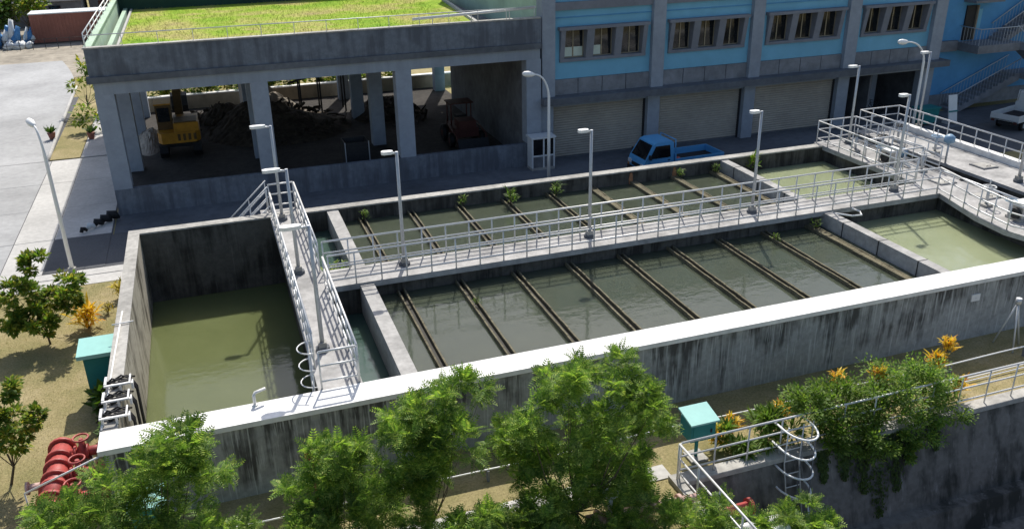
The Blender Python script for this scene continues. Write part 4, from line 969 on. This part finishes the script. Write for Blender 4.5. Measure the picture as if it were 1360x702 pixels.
tree('slender forked feathery tree left of the tallest one', (6.9, -3.5, 0), (7.0, -3.3, 1.2), deep([(6.5, -3.2, 3.5, .5), (7.19, -3.2, 3.65, .5), (7.96, -3.2, 3.65, .5), (7.66, -3.2, 2.85, .62), (6.8, -3.2, 2.85, .62), (6.55, -3.3, 1.95, .5), (7.3, -3.5, 2.1, .5), (6.6, -3.6, 1.2, .42)], RT), 24, size=.31, seed=23, rad=.06, **kw)
tree('tallest and widest feathery tree in front of the tank wall', (10.4, -4.2, 0), (10.4, -3.9, 1.2), deep([(10.12, -3.6, 4.1, .6), (11.52, -3.6, 3.45, .7), (12.4, -3.5, 2.75, .5), (9.31, -3.6, 3.55, .52), (10.78, -3.6, 2.75, .75), (9.12, -3.6, 2.35, .6), (10.04, -3.8, 2.35, .8), (11.98, -3.6, 1.9, .65), (11.21, -3.8, 1.25, .75), (9.7, -3.9, 1.0, .55), (8.6, -3.6, 2.5, .42), (12.4, -3.8, .6, .5), (9.3, -4.1, 1.5, .5), (10.5, -4.2, 1.5, .65), (11.9, -4.2, .7, .6), (10.9, -4.4, .3, .6), (9.9, -4.3, .3, .45), (12.0, -3.5, 3.2, .45), (10.8, -3.5, 3.7, .45)], RT, .7), 24, size=.31, seed=24, rad=.09, **kw)
tree('feathery treetop at the bottom edge left of the tallest tree', (8.1, -5.4, 0), (8.0, -5.1, .8), deep([(7.76, -5.0, 1.75, .55), (8.7, -5.0, 1.25, .6), (7.15, -5.0, 1.65, .4), (8.2, -5.1, 1.1, .6), (9.3, -5.1, .9, .5)], RT, .3), 26, size=.30, seed=25, rad=.06, **kw)
tree('feathery treetop at the bottom edge below the stair railing', (12.7, -5.9, 0), (12.7, -5.6, .3), deep([(12.9, -5.5, .65, .6), (13.9, -5.5, .5, .45), (11.9, -5.5, .75, .55)], RT, .3), 26, size=.30, seed=26, rad=.06, **kw)
tree('feathery treetop at the bottom edge beside the canal ladder', (15.9, -5.6, -3.2), (15.95, -5.5, -1.0), deep([(15.95, -5.5, -.2, .55), (16.6, -5.5, -.65, .35), (15.5, -5.5, -.6, .4)], RT, .3), 26, size=.30, seed=27, rad=.05, **kw)
tree('broad leaved shrub on the lawn below the left street lamp', (-2.7, 10.78, 0), (-2.7, 10.78, .7), deep([(-2.57, 10.78, 2.75, .4), (-3.4, 10.78, 1.75, .6), (-2.53, 10.78, 1.6, .55), (-1.8, 10.78, 2.0, .55), (-3.1, 10.7, .95, .5), (-2.65, 10.6, .9, .45), (-1.85, 10.78, 1.35, .4), (-3.6, 10.8, 1.1, .45)], RT, .45), 85, BROAD, .18, 'leaf_broad', 31, 'shrub', 'shrub', 'shrubs on the left lawn', .05, 11)
tree('yellowish shrub cut off by the left edge beside the red pipes', (-2.7, 2.75, 0), (-2.6, 2.8, .9), deep([(-2.35, 2.8, 2.85, .38), (-2.1, 2.8, 1.9, .42), (-2.5, 2.8, 1.5, .5), (-1.7, 2.7, 1.9, .25), (-3.0, 2.8, 2.3, .5)], RT, .3), 80, BROAD, .16, 'leaf_broad', 32, 'shrub', 'shrub', 'shrubs on the left lawn', .05, 11)
tree('small green tree on the verge at the corner of the shed', (-4.4, 46, 0), (-4.3, 46, 1.3), [(-4.2, 46, 2.9, .8), (-3.3, 45.6, 2.5, .8), (-4.6, 45.8, 2.0, .6), (-3.2, 46, 1.6, .7)], 16, BROAD, .35, 'leaf_broad', 33, 'shrub', 'tree', None, .08, 6)
tree('small leafy shrub on the verge in front of the corner tree', (-3.9, 40.6, 0), (-3.9, 40.6, .5), [(-3.9, 40.6, 1.3, .6), (-3.4, 40.3, .9, .5), (-4.3, 40.5, .8, .4)], 16, BROAD, .3, 'leaf_broad', 34, 'shrub', 'shrub', None, .05, 6)
for k, (x, y, z, m, lab) in enumerate(((-16.0, 86, 3.0, 'leaf_dark', 'dark tree at the far left behind the blue tarps'), (-13.3, 87, 3.6, 'leaf_broad', 'yellow green tree behind the tarps and container'), (-17.5, 95, 4.5, 'leaf_dark', 'tall dark tree at the far left corner'))):
    tree(lab, (x, y, 0), (x, y, 1.5), [(x, y, z, 1.3), (x-1, y, z-.6, 1.2), (x+1.2, y, z-.5, 1.1), (x+.3, y-.5, z-1.2, 1.2)], 18, BROAD, .5, m, 40+k, 'tree', 'tree', 'trees behind the far yard', .12, 8)
pots = [(-5.9, 39.6, 'dark flower pot on the kerb of the verge'), (-3.6, 38.7, 'flower pot with dry plants beside the shed corner')]
for k, (x, y, lab) in enumerate(pots):
    t = pot(x, y, lab); r = np.random.default_rng(50+k); n = 40
    P = np.tile([x, y, .45], (n, 1)); D = sph(r, n)*[.8, .8, .5]+[0, 0, .7]; V, F = leaf_mesh(P, D, sph(r, n), *LONG, r.uniform(.3, .6, n)); quads('plant', V, F, 'leaf_dark', t)
def herb(label, x, y, z, spread, h, n, tm, m, seed, name='croton_plant', cat='plant', group=None, stem=True):
    r = np.random.default_rng(seed); t = thing(name, label, cat, (x, y, z), group)
    P = np.stack([x+r.normal(0, spread*.35, n), y+r.normal(0, spread*.35, n), z+r.uniform(.1, .9, n)*h*.8], 1)
    D = sph(r, n)*[1, 1, .5]+[0, 0, .6]; V, F = leaf_mesh(P, D, sph(r, n)*.4+[0, 0, 1], *tm, h*.42*r.uniform(.7, 1.3, n)); quads('leaves', V, F, m, t)
    b_ = MB()
    for k in range(4): b_.tube([(x+r.normal(0, .04), y+r.normal(0, .04), z-.02), (x+r.normal(0, spread*.25), y+r.normal(0, spread*.25), z+h*.8)], .014, 5)
    b_.build('stem', 'bark', t); return t
herb('orange yellow croton beside the left wall near the road', -.55, 13.7, 0, .35, .8, 90, LONG, 'leaf_yellow', 61, group='crotons along the left wall')
herb('small yellow croton left of the orange one by the wall', -1.0, 12.6, 0, .25, .5, 60, LONG, 'leaf_yellow', 62, group='crotons along the left wall')
herb('reddish croton behind the broad leaved shrub', -1.55, 11.6, 0, .45, 1.1, 110, LONG, 'leaf_croton', 63, group='crotons along the left wall')
herb('low green bush at the foot of the teal control cabinet', -.45, 5.4, 0, .4, 1.0, 260, BROAD, 'leaf_dark', 64, 'low_bush')
herb('dark low bush between the cabinet and the red pipes', -.35, 4.0, 0, .35, .6, 160, BROAD, 'leaf_dark', 65, 'low_bush')
# bushes over the canal wall
hb = [(17.42, -3.0, 1.35, .6), (18.45, -3.1, 1.1, .8), (19.52, -3.1, .75, .85), (20.5, -2.9, 1.1, .85), (21.5, -2.9, 1.1, .7), (21.9, -3.2, .4, .75), (18.1, -3.4, .45, .65), (19.4, -3.5, .1, .7), (20.9, -3.5, .05, .65), (20.5, -3.6, -.5, .42)]
tree('spreading green bush hanging over the canal railing and wall', (19.5, -2.8, 0), (19.6, -2.9, .4), hb[:3]+hb[6:8], 130, BROAD, .10, 'leaf_bush', 71, 'hanging_bush', 'bush', 'bushes over the canal wall', .05, 17, shell=.3)
tree('rounded bright green bush at the right end of the planting on the canal wall', (21.3, -2.7, 0), (21.3, -2.8, .4), hb[3:6]+hb[8:], 130, BROAD, .095, 'leaf_feather', 72, 'hanging_bush', 'bush', 'bushes over the canal wall', .05, 17, shell=.3)
tree('grassy bush beside the teal box along the canal railing', (16.3, -2.5, 0), (16.3, -2.5, .2), [(15.6, -2.7, .4, .4), (16.3, -2.6, .5, .5), (17.0, -2.7, .6, .5)], 90, LONG, .30, 'leaf_bush', 73, 'hanging_bush', 'bush', 'bushes over the canal wall', .03, 8, .6)
for k, (x, y, z, h, lab) in enumerate(((15.2, -2.3, 0, .9, 'orange croton just right of the teal box'), (15.9, -1.95, 0, .8, 'yellow croton behind the canal ladder'), (17.2, -2.3, .3, .8, 'small yellow croton left of the hanging bush'), (18.9, -2.4, 1.0, .8, 'orange croton on top of the hanging bush'), (20.1, -2.6, 1.1, .7, 'orange croton between the two canal bushes'), (22.6, -2.2, .6, 1.0, 'tall orange croton right of the rounded bush'), (22.9, -2.8, .1, .9, 'low orange croton at the right end of the bushes'), (23.0, -2.1, 1.2, .7, 'topmost orange croton above the rounded bush'))):
    herb(lab, x, y, z+.12, .22, h*.75, 110, LONG, 'leaf_croton', 80+k, group='crotons along the canal railing')
# vines and moss down the canal wall
r = np.random.default_rng(90); n = 3200
u = r.uniform(0, 1, n); ci = r.integers(0, 6, n); cx = np.array([17.8, 19.1, 19.6, 20.2, 21.6, 18.5])[ci]+r.normal(0, 1, n)*np.array([.12, .22, .28, .2, .1, .15])[ci]*(1.3-u); z = -u**1.4*np.array([.9, 1.5, 2.3, 1.7, .8, 1.0])[ci]+.1
P = np.stack([cx, YC-.08+z*.27-.03, z], 1); D = np.stack([r.normal(0, .4, n), -np.abs(r.normal(.3, .2, n)), -np.ones(n)], 1)
V, F = leaf_mesh(P, D, np.tile([0, -1., .3], (n, 1))+r.normal(0, .3, (n, 3)), *BROAD, r.uniform(.05, .13, n))
quads('creeping_vine', V, F, 'vine_moss', kind='stuff', label='dark green creeper trailing down the canal wall', cat='creeper')
# weeds rooted on the troughs
for k, (x, y, z, h, lab) in enumerate(((8.86, 14.2, 1.68, .45, 'weed on the first trough of the back basin'), (13.0, 14.3, 1.68, .5, 'weed at the head of the third back trough'), (15.0, 13.8, 1.68, .8, 'bushy weed on the fourth back trough'), (17.1, 13.9, 1.66, .75, 'bushy weed on the fifth back trough'), (16.9, 8.9, 1.66, .5, 'weed beside the walkway in the back basin'), (6.9, 9.3, 1.32, .8, 'yellow green weed clump in the narrow back channel'), (25.0, 6.7, 1.68, .4, 'weed on the last front trough near the walkway'), (22.9, 6.3, 1.68, .3, 'tuft of weed on the eighth front trough'), (27.2, 14.35, 1.5, .9, 'thin weed growing on the back wall by the right partition'), (10.8, 5.2, 1.68, .25, 'tuft of weed on the second front trough'), (23.3, 14.2, 1.66, .45, 'weed at the head of the eighth back trough'), (25.1, 14.2, 1.66, .5, 'weed at the head of the last back trough'))):
    herb(lab, x, y, z, .22 if k != 5 else .55, h, 46 if k != 5 else 170, LONG, 'leaf_bush' if k not in (5, 8) else 'grass_green', 100+k, 'trough_weed', 'weed', 'weeds in the basins')
# mossy flecks on troughs
# greenery behind the shed
r = np.random.default_rng(120)
for k in range(6):
    x = -1.2+k*3.3
    tree(f'{ORD[k]} sunlit bush from the left behind the retaining wall of the shed', (x, 46, 0), (x, 46, .8), [(x, 46, 1.3, .9), (x+1.2, 46.2, 1.2, .85), (x-1.1, 46.1, 1.2, .8), (x+.5, 46.4, 1.9, .7)], 40, BROAD, .3, 'leaf_broad', 130+k, 'wall_bush', 'bush', 'bushes behind the retaining wall', .06, 6)
# grass
def grass(name, regions, n, h, m, label, seed, z=0, parent=None):
    r = np.random.default_rng(seed); A = np.array([(b-a)*(d-c) for a, b, c, d in regions]); idx = r.choice(len(regions), n, p=A/A.sum()); R = np.array(regions)[idx]
    P = np.stack([R[:, 0]+r.random(n)*(R[:, 1]-R[:, 0]), R[:, 2]+r.random(n)*(R[:, 3]-R[:, 2]), np.full(n, z)], 1)
    D = np.stack([r.normal(0, .55, n), r.normal(0, .55, n), np.ones(n)], 1); V, F = leaf_mesh(P, D, sph(r, n), *BLADE, h*r.uniform(.5, 1.4, n))
    if parent is None: return quads(name, V, F, m, kind='stuff', label=label, cat='grass')
    return quads(name, V, F, m, parent, kind='stuff')
grass('lawn_grass', [(-6, -.1, -1, 15.4), (0, 13.3, -6, -3.05), (15, 30, -3.2, -.5)], 26000, .06, 'grass_blade', 'short dry grass on the lawn round the tank', 140)
grass('lawn_tufts', [(SX0+1.1, SX1-2.4, SY0+.5, SY1-.5)], 16000, .13, 'roof_lawn', None, 141, 6.92, shed)
